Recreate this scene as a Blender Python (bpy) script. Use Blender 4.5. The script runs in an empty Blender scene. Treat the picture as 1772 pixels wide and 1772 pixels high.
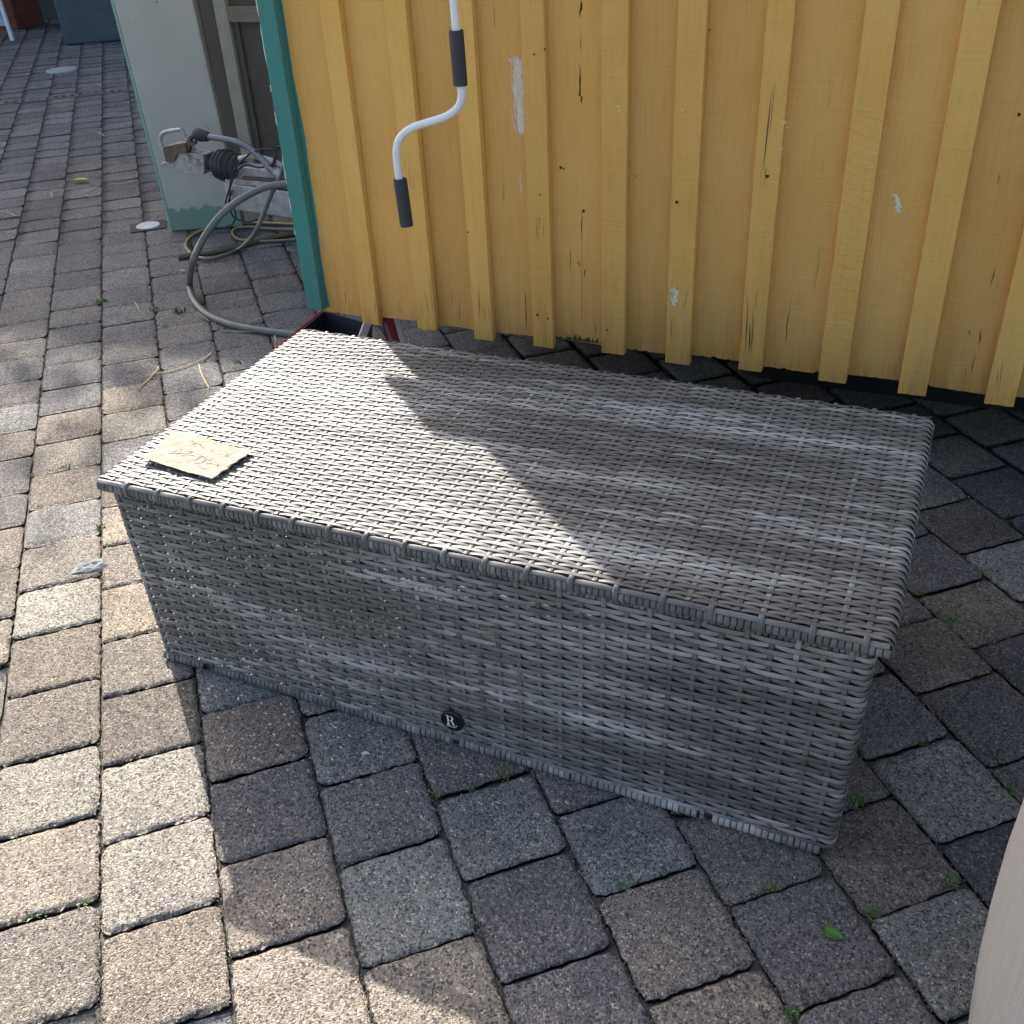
import bpy, bmesh, math, random
import numpy as np
from mathutils import Vector, Matrix
rad = math.radians
scene = bpy.context.scene
COL = scene.collection

# ---------------------------------------------------------------- camera
CAM = np.array([1.46889, -1.25820, 1.49943])
RV = np.array([0.9184060, 0.3927140, -0.0480221])
UV = np.array([-0.1787352, 0.5201206, 0.8351816])
FV = np.array([-0.3529647, 0.7584526, -0.5478737])
FPX = 1773.87
cam = bpy.data.cameras.new('camera'); co = bpy.data.objects.new('camera', cam); COL.objects.link(co)
M = Matrix([[RV[i], UV[i], -FV[i], CAM[i]] for i in range(3)] + [[0, 0, 0, 1]])
co.matrix_world = M
cam.sensor_width = 36; cam.sensor_fit = 'HORIZONTAL'; cam.lens = 36*FPX/1772
cam.clip_start = 0.02; cam.clip_end = 3000
scene.camera = co

# ---------------------------------------------------------------- world, sun, exposure
SUN_EL, SUN_AZ = 33.1, -48.8          # azimuth clockwise from +Y
w = bpy.data.worlds.new("World"); scene.world = w; w.use_nodes = True
nt = w.node_tree; nt.nodes.clear()
sky = nt.nodes.new('ShaderNodeTexSky'); sky.sky_type = 'NISHITA'; sky.sun_disc = False
sky.sun_elevation = rad(SUN_EL); sky.sun_rotation = rad(SUN_AZ)
sky.air_density = 0.9; sky.dust_density = 4.0; sky.ozone_density = 0.8
bg = nt.nodes.new('ShaderNodeBackground'); bg.inputs[1].default_value = 0.15
wo = nt.nodes.new('ShaderNodeOutputWorld')
nt.links.new(sky.outputs[0], bg.inputs[0]); nt.links.new(bg.outputs[0], wo.inputs[0])
sl = bpy.data.lights.new('sun', 'SUN'); sl.energy = 4.4; sl.angle = rad(0.53); sl.color = (1.0, 0.955, 0.88)
so = bpy.data.objects.new('sun', sl); COL.objects.link(so)
sd = Vector((math.sin(rad(SUN_AZ))*math.cos(rad(SUN_EL)), math.cos(rad(SUN_AZ))*math.cos(rad(SUN_EL)), math.sin(rad(SUN_EL))))
so.rotation_euler = sd.to_track_quat('Z', 'Y').to_euler()
scene.view_settings.view_transform = 'Standard'; scene.view_settings.look = 'None'
scene.view_settings.exposure = 1.33; scene.view_settings.gamma = 1.0

# ---------------------------------------------------------------- helpers
rng = np.random.default_rng(7); random.seed(7)
def ray(px, py):
    return ((px-886)/FPX)*RV - ((py-886)/FPX)*UV + FV
def onz(px, py, z=0.0):
    d = ray(px, py); return CAM + d*((z-CAM[2])/d[2])
def ony(px, py, y):
    d = ray(px, py); return CAM + d*((y-CAM[1])/d[1])
def onplane(px, py, p0, n):
    d = ray(px, py); n = np.array(n, float); return CAM + d*(((np.array(p0)-CAM)@n)/(d@n))

def link(name, me, parent=None, mat=None):
    o = bpy.data.objects.new(name, me); COL.objects.link(o)
    if parent is not None: o.parent = parent
    if mat is not None: me.materials.append(mat)
    return o
def tag(o, label=None, cat=None, group=None, kind=None):
    if label: o['label'] = label
    if cat: o['category'] = cat
    if group: o['group'] = group
    if kind: o['kind'] = kind
    return o
def thing(name, loc, label, cat, group=None):
    o = bpy.data.objects.new(name, None); COL.objects.link(o); o.location = loc
    o.empty_display_size = 0.1
    return tag(o, label, cat, group)

class MB:
    """collects vertices / faces in world coordinates; built relative to the parent's location"""
    def __init__(s): s.v = []; s.f = []; s.n = 0; s.a = []; s.m = []
    def add(s, V, F, attr=0.0, mi=0):
        V = np.asarray(V, float); s.v.append(V)
        for f in F: s.f.append(tuple(int(i)+s.n for i in f)); s.m.append(mi)
        s.a.append(np.broadcast_to(np.asarray(attr, float), (len(V),)).copy()); s.n += len(V)
        return s
    def box(s, a, b, attr=0.0, mi=0):
        x0, y0, z0 = a; x1, y1, z1 = b
        V = [(x0,y0,z0),(x1,y0,z0),(x1,y1,z0),(x0,y1,z0),(x0,y0,z1),(x1,y0,z1),(x1,y1,z1),(x0,y1,z1)]
        return s.add(V, [(0,3,2,1),(4,5,6,7),(0,1,5,4),(1,2,6,5),(2,3,7,6),(3,0,4,7)], attr, mi)
    def obox(s, o, ex, ey, ez, attr=0.0, mi=0):
        """box from corner o spanned by three vectors"""
        o, ex, ey, ez = [np.array(t, float) for t in (o, ex, ey, ez)]
        V = [o, o+ex, o+ex+ey, o+ey, o+ez, o+ex+ez, o+ex+ey+ez, o+ey+ez]
        return s.add(V, [(0,3,2,1),(4,5,6,7),(0,1,5,4),(1,2,6,5),(2,3,7,6),(3,0,4,7)], attr, mi)
    def tube(s, P, r, seg=12, closed=False, cap=True, attr=0.0, mi=0, flat=1.0, up=(0,0,1)):
        P = np.asarray(P, float); n = len(P); r = np.broadcast_to(np.asarray(r, float), (n,))
        if closed: T = np.roll(P, -1, 0) - np.roll(P, 1, 0)
        else: T = np.gradient(P, axis=0)
        T /= np.linalg.norm(T, axis=1)[:, None] + 1e-12
        U = np.zeros_like(P); u = np.array(up, float)
        u = u - T[0]*(u@T[0])
        if np.linalg.norm(u) < 1e-3: u = np.array([1.0, 0, 0]) - T[0]*T[0][0]
        for i in range(n):
            u = u - T[i]*(u@T[i]); u /= np.linalg.norm(u); U[i] = u
        W = np.cross(T, U); th = np.linspace(0, 2*math.pi, seg, endpoint=False)
        V = (P[:, None] + r[:, None, None]*(np.cos(th)[None, :, None]*W[:, None] + flat*np.sin(th)[None, :, None]*U[:, None])).reshape(-1, 3)
        F = []
        for i in range(n if closed else n-1):
            j = (i+1) % n
            for k in range(seg):
                l = (k+1) % seg; F.append((i*seg+k, j*seg+k, j*seg+l, i*seg+l))
        if cap and not closed:
            F.append(tuple(range(seg))); F.append(tuple((n-1)*seg+k for k in reversed(range(seg))))
        return s.add(V, F, attr, mi)
    def lathe(s, c, prof, seg=32, attr=0.0, mi=0):
        """prof = list of (radius, z) about a vertical axis at c"""
        n = len(prof); th = np.linspace(0, 2*math.pi, seg, endpoint=False)
        V = [(c[0]+r*math.cos(t), c[1]+r*math.sin(t), c[2]+z) for r, z in prof for t in th]
        F = [(i*seg+k, i*seg+(k+1) % seg, (i+1)*seg+(k+1) % seg, (i+1)*seg+k) for i in range(n-1) for k in range(seg)]
        F.append(tuple(reversed(range(seg)))); F.append(tuple((n-1)*seg+k for k in range(seg)))
        return s.add(V, F, attr, mi)
    def build(s, name, mats, parent=None, smooth=False, bevel=0.0, bseg=2, attrname=None):
        V = np.concatenate(s.v) if s.v else np.zeros((0, 3))
        if parent is not None:
            p = parent; off = np.zeros(3)
            while p is not None: off += np.array(p.location); p = p.parent
            V = V - off
        me = bpy.data.meshes.new(name); me.from_pydata([tuple(x) for x in V], [], s.f)
        if not isinstance(mats, (list, tuple)): mats = [mats]
        for m in mats: me.materials.append(m)
        if len(mats) > 1: me.polygons.foreach_set('material_index', s.m)
        if attrname:
            at = me.attributes.new(attrname, 'FLOAT', 'POINT'); at.data.foreach_set('value', np.concatenate(s.a))
        if smooth: me.polygons.foreach_set('use_smooth', [True]*len(me.polygons))
        o = bpy.data.objects.new(name, me); COL.objects.link(o)
        if parent is not None: o.parent = parent
        if bevel > 0:
            md = o.modifiers.new('bevel', 'BEVEL'); md.width = bevel; md.segments = bseg; md.limit_method = 'ANGLE'; md.angle_limit = rad(40)
            md.harden_normals = False
        me.validate(verbose=False)
        return o

def arr_mesh(name, V, Q, mat, parent=None, attrs=None, smooth=True, locoff=None):
    """fast mesh from numpy: V (n,3), Q (m,4)"""
    me = bpy.data.meshes.new(name)
    V = np.asarray(V, float)
    if parent is not None:
        p = parent; off = np.zeros(3)
        while p is not None: off += np.array(p.location); p = p.parent
        V = V - off
    me.vertices.add(len(V)); me.vertices.foreach_set('co', V.ravel())
    me.loops.add(Q.size); me.loops.foreach_set('vertex_index', Q.ravel().astype(np.int32))
    me.polygons.add(len(Q)); me.polygons.foreach_set('loop_start', np.arange(0, Q.size, 4, dtype=np.int32))
    me.polygons.foreach_set('loop_total', np.full(len(Q), 4, dtype=np.int32))
    me.update(calc_edges=True)
    for k, a in (attrs or {}).items():
        at = me.attributes.new(k, 'FLOAT', 'POINT'); at.data.foreach_set('value', np.asarray(a, np.float32))
    if smooth: me.polygons.foreach_set('use_smooth', [True]*len(me.polygons))
    me.materials.append(mat)
    o = bpy.data.objects.new(name, me); COL.objects.link(o)
    if parent is not None: o.parent = parent
    return o

class Strips:
    """many flat strands swept along paths; fast numpy"""
    def __init__(s): s.V = []; s.Q = []; s.A = []; s.S = []; s.n = 0
    def add(s, P, N, w, t, closed=False, rnd=0.0, k=6):
        P = np.asarray(P, float); N = np.asarray(N, float); n = len(P)
        T = (np.roll(P, -1, 0)-np.roll(P, 1, 0)) if closed else np.gradient(P, axis=0)
        T /= np.linalg.norm(T, axis=1)[:, None]+1e-12
        N = N - T*np.sum(N*T, 1)[:, None]; N /= np.linalg.norm(N, axis=1)[:, None]+1e-12
        B = np.cross(N, T)
        prof = {6: [(-1, 0), (-.62, .8), (.62, .8), (1, 0), (.62, -.8), (-.62, -.8)],
                8: [(-1, 0), (-.8, .75), (0, 1), (.8, .75), (1, 0), (.8, -.75), (0, -1), (-.8, -.75)]}[k]
        pr = np.array(prof)
        ww = np.broadcast_to(np.asarray(w, float), (n,))
        V = P[:, None]+B[:, None]*(pr[None, :, 0, None]*ww[:, None, None]/2)+N[:, None]*(pr[None, :, 1, None]*t/2)
        i = np.arange(n if closed else n-1); j = (i+1) % n
        a = np.arange(k); b = (a+1) % k
        Q = np.stack([i[:, None]*k+a, i[:, None]*k+b, j[:, None]*k+b, j[:, None]*k+a], -1).reshape(-1, 4)
        s.V.append(V.reshape(-1, 3)); s.Q.append(Q+s.n)
        d = np.concatenate([[0], np.cumsum(np.linalg.norm(np.diff(P, axis=0), axis=1))])
        s.A.append(np.full(n*k, rnd)); s.S.append(np.repeat(d, k)); s.n += n*k
    def build(s, name, mat, parent=None, warp=None):
        V = np.concatenate(s.V)
        if warp is not None: V = warp(V)
        return arr_mesh(name, V, np.concatenate(s.Q), mat, parent, {'rnd': np.concatenate(s.A), 'run': np.concatenate(s.S)})

# ---- material helpers
def new_mat(name):
    m = bpy.data.materials.new(name); m.use_nodes = True
    nt = m.node_tree; b = nt.nodes['Principled BSDF']
    return m, nt, b
def nd(nt, typ, **kw):
    n = nt.nodes.new(typ)
    for k, v in kw.items():
        if k.startswith('i_'):
            key = k[2:]; key = int(key) if key.isdigit() else key.replace('_', ' ')
            n.inputs[key].default_value = v
        else: setattr(n, k, v)
    return n
def ramp(nt, fac, stops):
    r = nt.nodes.new('ShaderNodeValToRGB'); e = r.color_ramp.elements
    while len(e) < len(stops): e.new(0.5)
    for el, (p, c) in zip(e, stops): el.position = p; el.color = (*c, 1) if len(c) == 3 else c
    nt.links.new(fac, r.inputs[0]); return r
def mixc(nt, fac, a, b, mode='MIX'):
    m = nt.nodes.new('ShaderNodeMix'); m.data_type = 'RGBA'; m.blend_type = mode
    for inp, v in ((m.inputs[0], fac), (m.inputs[6], a), (m.inputs[7], b)):
        if hasattr(v, 'is_linked') or isinstance(v, bpy.types.NodeSocket): nt.links.new(v, inp)
        elif isinstance(v, (int, float)): inp.default_value = v
        else: inp.default_value = (*v, 1) if len(v) == 3 else v
    return m.outputs[2]
def math_n(nt, op, a, b=None, clamp=False):
    m = nt.nodes.new('ShaderNodeMath'); m.operation = op; m.use_clamp = clamp
    for inp, v in ((m.inputs[0], a), (m.inputs[1], b)):
        if v is None: continue
        if isinstance(v, bpy.types.NodeSocket): nt.links.new(v, inp)
        else: inp.default_value = v
    return m.outputs[0]
def noise(nt, vec, scale, detail=4, rough=0.5, dims='3D'):
    n = nt.nodes.new('ShaderNodeTexNoise'); n.noise_dimensions = dims
    n.inputs['Scale'].default_value = scale; n.inputs['Detail'].default_value = detail; n.inputs['Roughness'].default_value = rough
    if vec is not None: nt.links.new(vec, n.inputs['Vector'])
    return n
def bump(nt, b, h, strength=0.3, dist=0.001):
    bn = nt.nodes.new('ShaderNodeBump'); bn.inputs['Strength'].default_value = strength; bn.inputs['Distance'].default_value = dist
    nt.links.new(h, bn.inputs['Height']); nt.links.new(bn.outputs[0], b.inputs['Normal']); return bn
def objco(nt, scale=None):
    tc = nt.nodes.new('ShaderNodeTexCoord')
    if scale is None: return tc.outputs['Object']
    mp = nt.nodes.new('ShaderNodeMapping'); mp.inputs['Scale'].default_value = scale
    nt.links.new(tc.outputs['Object'], mp.inputs['Vector']); return mp.outputs[0]

def simple(name, col, rough=0.5, metal=0.0, var=0.15, vscale=12, bumps=0.0, bscale=200, spec=0.5, dark=None, dscale=5, damt=0.6, coord=None):
    m, nt, b = new_mat(name)
    co_ = objco(nt, coord)
    n = noise(nt, co_, vscale, 5, 0.6)
    lo = tuple(c*(1-var) for c in col); hi = tuple(min(1, c*(1+var)) for c in col)
    out = ramp(nt, n.outputs[0], [(0.3, lo), (0.7, hi)]).outputs[0]
    if dark is not None:
        n2 = noise(nt, co_, dscale, 8, 0.7)
        f = ramp(nt, n2.outputs[0], [(0.52, (0, 0, 0)), (0.62, (damt,)*3)]).outputs[0]
        out = mixc(nt, f, out, dark)
    nt.links.new(out, b.inputs['Base Color'])
    b.inputs['Roughness'].default_value = rough; b.inputs['Metallic'].default_value = metal
    b.inputs['Specular IOR Level'].default_value = spec
    if bumps > 0:
        n3 = noise(nt, co_, bscale, 3, 0.6); bump(nt, b, n3.outputs[0], bumps, 0.001)
    return m

# ---------------------------------------------------------------- materials
def mat_paver():
    m, nt, b = new_mat('concrete_paver')
    at = nd(nt, 'ShaderNodeAttribute', attribute_name='tint')
    at2 = nd(nt, 'ShaderNodeAttribute', attribute_name='coarse')
    co_ = objco(nt)
    big = noise(nt, co_, 9, 4, 0.6); mid = noise(nt, co_, 60, 5, 0.7)
    vo = nd(nt, 'ShaderNodeTexVoronoi'); vo.inputs['Scale'].default_value = 330; nt.links.new(co_, vo.inputs['Vector'])
    vo2 = nd(nt, 'ShaderNodeTexVoronoi'); vo2.inputs['Scale'].default_value = 260; nt.links.new(co_, vo2.inputs['Vector'])
    fine = noise(nt, co_, 420, 3, 0.7)
    # tint attribute is a colour
    base = at.outputs['Color']
    # stains and dirt running across several pavers
    st1 = noise(nt, co_, 2.2, 6, 0.62); base = mixc(nt, 1.0, base, ramp(nt, st1.outputs[0], [(0.3, (0.80, 0.79, 0.78)), (0.5, (1, 1, 1)), (0.7, (1.10, 1.09, 1.06))]).outputs[0], 'MULTIPLY')
    st2 = noise(nt, co_, 7.0, 8, 0.75); base = mixc(nt, ramp(nt, st2.outputs[0], [(0.60, (0, 0, 0)), (0.68, (0.35, 0.35, 0.35))]).outputs[0], base, (0.12, 0.115, 0.10))
    # mottling inside a paver
    f1 = ramp(nt, big.outputs[0], [(0.3, (0.84, 0.84, 0.85)), (0.5, (1, 1, 1)), (0.72, (1.14, 1.13, 1.10))]).outputs[0]
    c = mixc(nt, 1.0, base, f1, 'MULTIPLY')
    f2 = ramp(nt, mid.outputs[0], [(0.28, (0.62, 0.62, 0.64)), (0.5, (1, 1, 1)), (0.75, (1.3, 1.27, 1.2))]).outputs[0]
    c = mixc(nt, 0.8, c, f2, 'MULTIPLY')
    # aggregate grains: random lightness per cell
    sep = nd(nt, 'ShaderNodeSeparateColor'); nt.links.new(vo.outputs['Color'], sep.inputs[0])
    g = ramp(nt, sep.outputs[0], [(0.0, (0.42, 0.42, 0.44)), (0.22, (0.75, 0.74, 0.74)), (0.75, (1.1, 1.08, 1.05)), (0.93, (1.35, 1.3, 1.22)), (0.97, (2.4, 2.3, 2.15))]).outputs[0]
    c = mixc(nt, 0.85, c, g, 'MULTIPLY')
    sep2 = nd(nt, 'ShaderNodeSeparateColor'); nt.links.new(vo2.outputs['Color'], sep2.inputs[0])
    ylw = ramp(nt, sep2.outputs[1], [(0.94, (0, 0, 0)), (0.95, (0.6, 0.6, 0.6))]).outputs[0]
    c = mixc(nt, ylw, c, (0.5, 0.40, 0.27))
    drk = ramp(nt, sep2.outputs[2], [(0.80, (0, 0, 0)), (0.86, (0.72, 0.72, 0.72))]).outputs[0]
    c = mixc(nt, drk, c, (0.045, 0.043, 0.045))
    nt.links.new(c, b.inputs['Base Color'])
    b.inputs['Roughness'].default_value = 0.85; b.inputs['Specular IOR Level'].default_value = 0.35
    h = math_n(nt, 'ADD', math_n(nt, 'MULTIPLY', vo.outputs['Distance'], -0.9), math_n(nt, 'MULTIPLY', fine.outputs[0], 1.3))
    h = math_n(nt, 'ADD', h, math_n(nt, 'MULTIPLY', mid.outputs[0], 1.1))
    h = math_n(nt, 'MULTIPLY', h, at2.outputs['Fac'])
    bump(nt, b, h, 1.0, 0.0042)
    return m
M_PAVER = mat_paver()

def mat_rattan():
    m, nt, b = new_mat('wicker_strand')
    r = nd(nt, 'ShaderNodeAttribute', attribute_name='rnd'); s = nd(nt, 'ShaderNodeAttribute', attribute_name='run')
    cmb = nd(nt, 'ShaderNodeCombineXYZ')
    nt.links.new(math_n(nt, 'MULTIPLY', s.outputs['Fac'], 3.2), cmb.inputs[0]); nt.links.new(math_n(nt, 'MULTIPLY', r.outputs['Fac'], 91.7), cmb.inputs[1])
    n = noise(nt, cmb.outputs[0], 1.0, 2, 0.55)
    cmb2 = nd(nt, 'ShaderNodeCombineXYZ')
    nt.links.new(math_n(nt, 'MULTIPLY', s.outputs['Fac'], 26), cmb2.inputs[0]); nt.links.new(math_n(nt, 'MULTIPLY', r.outputs['Fac'], 533.0), cmb2.inputs[1])
    n2 = noise(nt, cmb2.outputs[0], 1.0, 3, 0.5)
    mpb = nd(nt, 'ShaderNodeMapping'); mpb.inputs['Scale'].default_value = (1.3, 15, 15)
    nt.links.new(objco(nt), mpb.inputs['Vector']); nb = noise(nt, mpb.outputs[0], 1.0, 2, 0.5)
    f = math_n(nt, 'ADD', math_n(nt, 'MULTIPLY', n.outputs[0], 0.62), math_n(nt, 'MULTIPLY', n2.outputs[0], 0.18))
    f = math_n(nt, 'ADD', f, math_n(nt, 'MULTIPLY', nb.outputs[0], 0.55)); f = math_n(nt, 'SUBTRACT', f, 0.195)
    f = math_n(nt, 'SUBTRACT', f, math_n(nt, 'MULTIPLY', math_n(nt, 'GREATER_THAN', r.outputs['Fac'], 1.5), 0.035))
    c = ramp(nt, f, [(0.37, (0.105, 0.100, 0.092)), (0.45, (0.145, 0.138, 0.127)), (0.52, (0.215, 0.207, 0.190)), (0.59, (0.35, 0.343, 0.318)), (0.68, (0.45, 0.445, 0.415))]).outputs[0]
    # long fine streaks printed along the strand
    tc = objco(nt); fn = noise(nt, tc, 700, 2, 0.5)
    c = mixc(nt, 0.35, c, ramp(nt, fn.outputs[0], [(0.3, (0.8, 0.8, 0.8)), (0.7, (1.15, 1.15, 1.15))]).outputs[0], 'MULTIPLY')
    dust = noise(nt, tc, 35, 5, 0.65)
    c = mixc(nt, ramp(nt, dust.outputs[0], [(0.5, (0, 0, 0)), (0.75, (0.3, 0.3, 0.3))]).outputs[0], c, (0.36, 0.34, 0.30))
    nt.links.new(c, b.inputs['Base Color'])
    b.inputs['Roughness'].default_value = 0.46; b.inputs['Specular IOR Level'].default_value = 0.38
    bump(nt, b, fn.outputs[0], 0.25, 0.0006)
    return m
M_RAT = mat_rattan()

def mat_wall(name, base, chalk, grain_dir='z', marks=(0.20, 0.155, 0.06)):
    m, nt, b = new_mat(name)
    at = nd(nt, 'ShaderNodeAttribute', attribute_name='board')
    tc = nt.nodes.new('ShaderNodeTexCoord')
    off = nd(nt, 'ShaderNodeCombineXYZ'); nt.links.new(math_n(nt, 'MULTIPLY', at.outputs['Fac'], 37.0), off.inputs[0])
    add = nd(nt, 'ShaderNodeVectorMath', operation='ADD'); nt.links.new(tc.outputs['Object'], add.inputs[0]); nt.links.new(off.outputs[0], add.inputs[1])
    mp = nd(nt, 'ShaderNodeMapping'); mp.inputs['Scale'].default_value = (1, 1, 0.06) if grain_dir == 'z' else (0.06, 1, 1)
    nt.links.new(add.outputs[0], mp.inputs['Vector'])
    g1 = noise(nt, mp.outputs[0], 140, 6, 0.65); g2 = noise(nt, mp.outputs[0], 30, 5, 0.6)
    big = noise(nt, add.outputs[0], 3.0, 4, 0.6)
    c = mixc(nt, ramp(nt, big.outputs[0], [(0.3, (0, 0, 0)), (0.7, (1, 1, 1))]).outputs[0], base, chalk)
    # board-to-board tint
    c = mixc(nt, 0.5, c, ramp(nt, math_n(nt, 'FRACT', math_n(nt, 'MULTIPLY', at.outputs['Fac'], 7.31)), [(0, (0.82, 0.80, 0.78)), (1, (1.12, 1.12, 1.15))]).outputs[0], 'MULTIPLY')
    c = mixc(nt, 0.5, c, ramp(nt, g1.outputs[0], [(0.25, (0.80, 0.78, 0.72)), (0.5, (1, 1, 1)), (0.8, (1.08, 1.08, 1.08))]).outputs[0], 'MULTIPLY')
    # grime soaking up from the board ends
    sx = nd(nt, 'ShaderNodeSeparateXYZ'); nt.links.new(tc.outputs['Object'], sx.inputs[0])
    if grain_dir == 'z':
        hz = nd(nt, 'ShaderNodeMapRange'); hz.inputs['From Min'].default_value = 0.0; hz.inputs['From Max'].default_value = 0.32
        hz.inputs['To Min'].default_value = 1.0; hz.inputs['To Max'].default_value = 0.0; nt.links.new(sx.outputs[2], hz.inputs['Value'])
        gr = math_n(nt, 'MULTIPLY', math_n(nt, 'POWER', hz.outputs[0], 1.6), ramp(nt, g2.outputs[0], [(0.3, (0.0,)*3), (0.75, (1,)*3)]).outputs[0])
        c = mixc(nt, math_n(nt, 'MULTIPLY', gr, 0.4), c, tuple(m_*.75 for m_ in marks))
        hz2 = nd(nt, 'ShaderNodeMapRange'); hz2.inputs['From Min'].default_value = 0.0; hz2.inputs['From Max'].default_value = 0.05
        hz2.inputs['To Min'].default_value = 1.0; hz2.inputs['To Max'].default_value = 0.0; nt.links.new(sx.outputs[2], hz2.inputs['Value'])
        gd = math_n(nt, 'MULTIPLY', hz2.outputs[0], ramp(nt, g1.outputs[0], [(0.42, (0,)*3), (0.6, (1,)*3)]).outputs[0])
        c = mixc(nt, math_n(nt, 'MULTIPLY', gd, 0.3), c, (0.045, 0.045, 0.028))
    # greenish-brown weather marks, sparse flakes
    wn = noise(nt, mp.outputs[0], 55, 8, 0.7)
    c = mixc(nt, ramp(nt, wn.outputs[0], [(0.655, (0,)*3), (0.70, (0.55,)*3)]).outputs[0], c, marks)
    nt.links.new(c, b.inputs['Base Color'])
    b.inputs['Roughness'].default_value = 0.62; b.inputs['Specular IOR Level'].default_value = 0.3
    saw = nd(nt, 'ShaderNodeTexNoise'); mp2 = nd(nt, 'ShaderNodeMapping'); mp2.inputs['Scale'].default_value = (0.25, 1, 6)
    nt.links.new(add.outputs[0], mp2.inputs['Vector']); nt.links.new(mp2.outputs[0], saw.inputs['Vector']); saw.inputs['Scale'].default_value = 26; saw.inputs['Detail'].default_value = 4
    h = math_n(nt, 'ADD', g1.outputs[0], math_n(nt, 'MULTIPLY', saw.outputs[0], 0.7))
    h = math_n(nt, 'ADD', h, math_n(nt, 'MULTIPLY', g2.outputs[0], 0.8))
    bump(nt, b, h, 0.8, 0.0026)
    return m
M_YEL = mat_wall('yellow_painted_wood', (0.70, 0.375, 0.085), (0.74, 0.43, 0.115))
M_BAT = mat_wall('yellow_painted_batten', (0.74, 0.40, 0.085), (0.78, 0.46, 0.115))
M_TEAL = mat_wall('teal_painted_wood', (0.05, 0.22, 0.185), (0.065, 0.25, 0.21), 'z', (0.04, 0.13, 0.11))
M_CREAM = simple('cream_primer', (0.62, 0.60, 0.50), 0.7)
M_CRACK = simple('bare_dark_wood', (0.035, 0.03, 0.02), 0.9)
M_BLACK = simple('black_plastic', (0.018, 0.018, 0.02), 0.45, bumps=0.2, bscale=300)
M_RUBBER = simple('black_rubber', (0.022, 0.022, 0.024), 0.65, bumps=0.3, bscale=150)
M_GRIP = simple('grey_black_grip', (0.035, 0.037, 0.042), 0.6, bumps=0.25, bscale=400)
M_WHITE = simple('white_enamel', (0.78, 0.80, 0.80), 0.22, var=0.03)
M_GALV = simple('galvanised_steel', (0.42, 0.43, 0.44), 0.45, metal=0.55, var=0.25, vscale=25, dark=(0.16, 0.11, 0.08), dscale=14, damt=0.35, bumps=0.15, bscale=60)
M_CAST = simple('cast_alloy', (0.36, 0.36, 0.36), 0.5, metal=0.5, var=0.3, vscale=40, dark=(0.13, 0.075, 0.045), dscale=22, damt=0.8, bumps=0.3, bscale=120)
M_RUST = simple('rusty_steel', (0.12, 0.08, 0.06), 0.8, var=0.35, vscale=60, bumps=0.4, bscale=180)
M_SAND = simple('joint_sand', (0.085, 0.078, 0.068), 0.95, var=0.5, vscale=80, bumps=0.7, bscale=300)
M_GROUND = simple('dark_ground', (0.24, 0.22, 0.20), 0.95, var=0.3, vscale=3, bumps=0.4, bscale=60)

# ---------------------------------------------------------------- ground and paving
YP = -0.72989; DV = np.array([math.sin(YP), math.cos(YP)]); NV = np.array([math.cos(YP), -math.sin(YP)]); POFF = -0.0903*1.46863
gm = MB(); gm.add([(-600, -600, -0.06), (600, -600, -0.06), (600, 600, -0.06), (-600, 600, -0.06)], [(0, 1, 2, 3)])
tag(gm.build('ground', M_GROUND), kind='structure')

JO = {-2: [3.6, 3.383, 3.17, 2.946, 2.724, 2.505, 2.323, 2.138, 1.946, 1.738, 1.542, 1.342, 1.153, .925, .741, .529, .312, .122],
 -1: [3.72, 3.511, 3.306, 3.096, 2.874, 2.629, 2.4, 2.202, 2.0, 1.825, 1.617, 1.423, 1.215, 1.013, .81, .609, .409, .215, .004, -.207, -.407, -.604, -.809],
 0: [3.59, 3.378, 3.2, 3.02, 2.799, 2.548, 2.338, 2.137, 1.941, 1.754, 1.545, 1.345, 1.141, .94, .74, .533, .339, .123, -.074, -.283, -.484, -.685, -.886],
 1: [2.872, 2.628, 2.411, 2.21, 2.022, 1.818, 1.621, 1.413, 1.21, 1.01, .808, .606, .404, .202, .0, -.202, -.404, -.608, -.804],
 2: [-.492, -.686, -.896], 3: [-.6, -.796, -1.0], 4: [-.717, -.907, -1.108], 5: [-.999, -1.197], 6: [-.896, -1.1, -1.289],
 7: [-.81, -1.017], 8: [-.498, -.692, -.905], 9: [-.423, -.614], 10: [-.325], 11: [-.239, -.03]}
PAL = {'G': (.335, .335, .315), 'L': (.44, .41, .355), 'P': (.225, .209, .211), 'T': (.38, .325, .265), 'N': (.29, .245, .205), 'D': (.135, .132, .138), 'S': (.32, .282, .242)}
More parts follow.
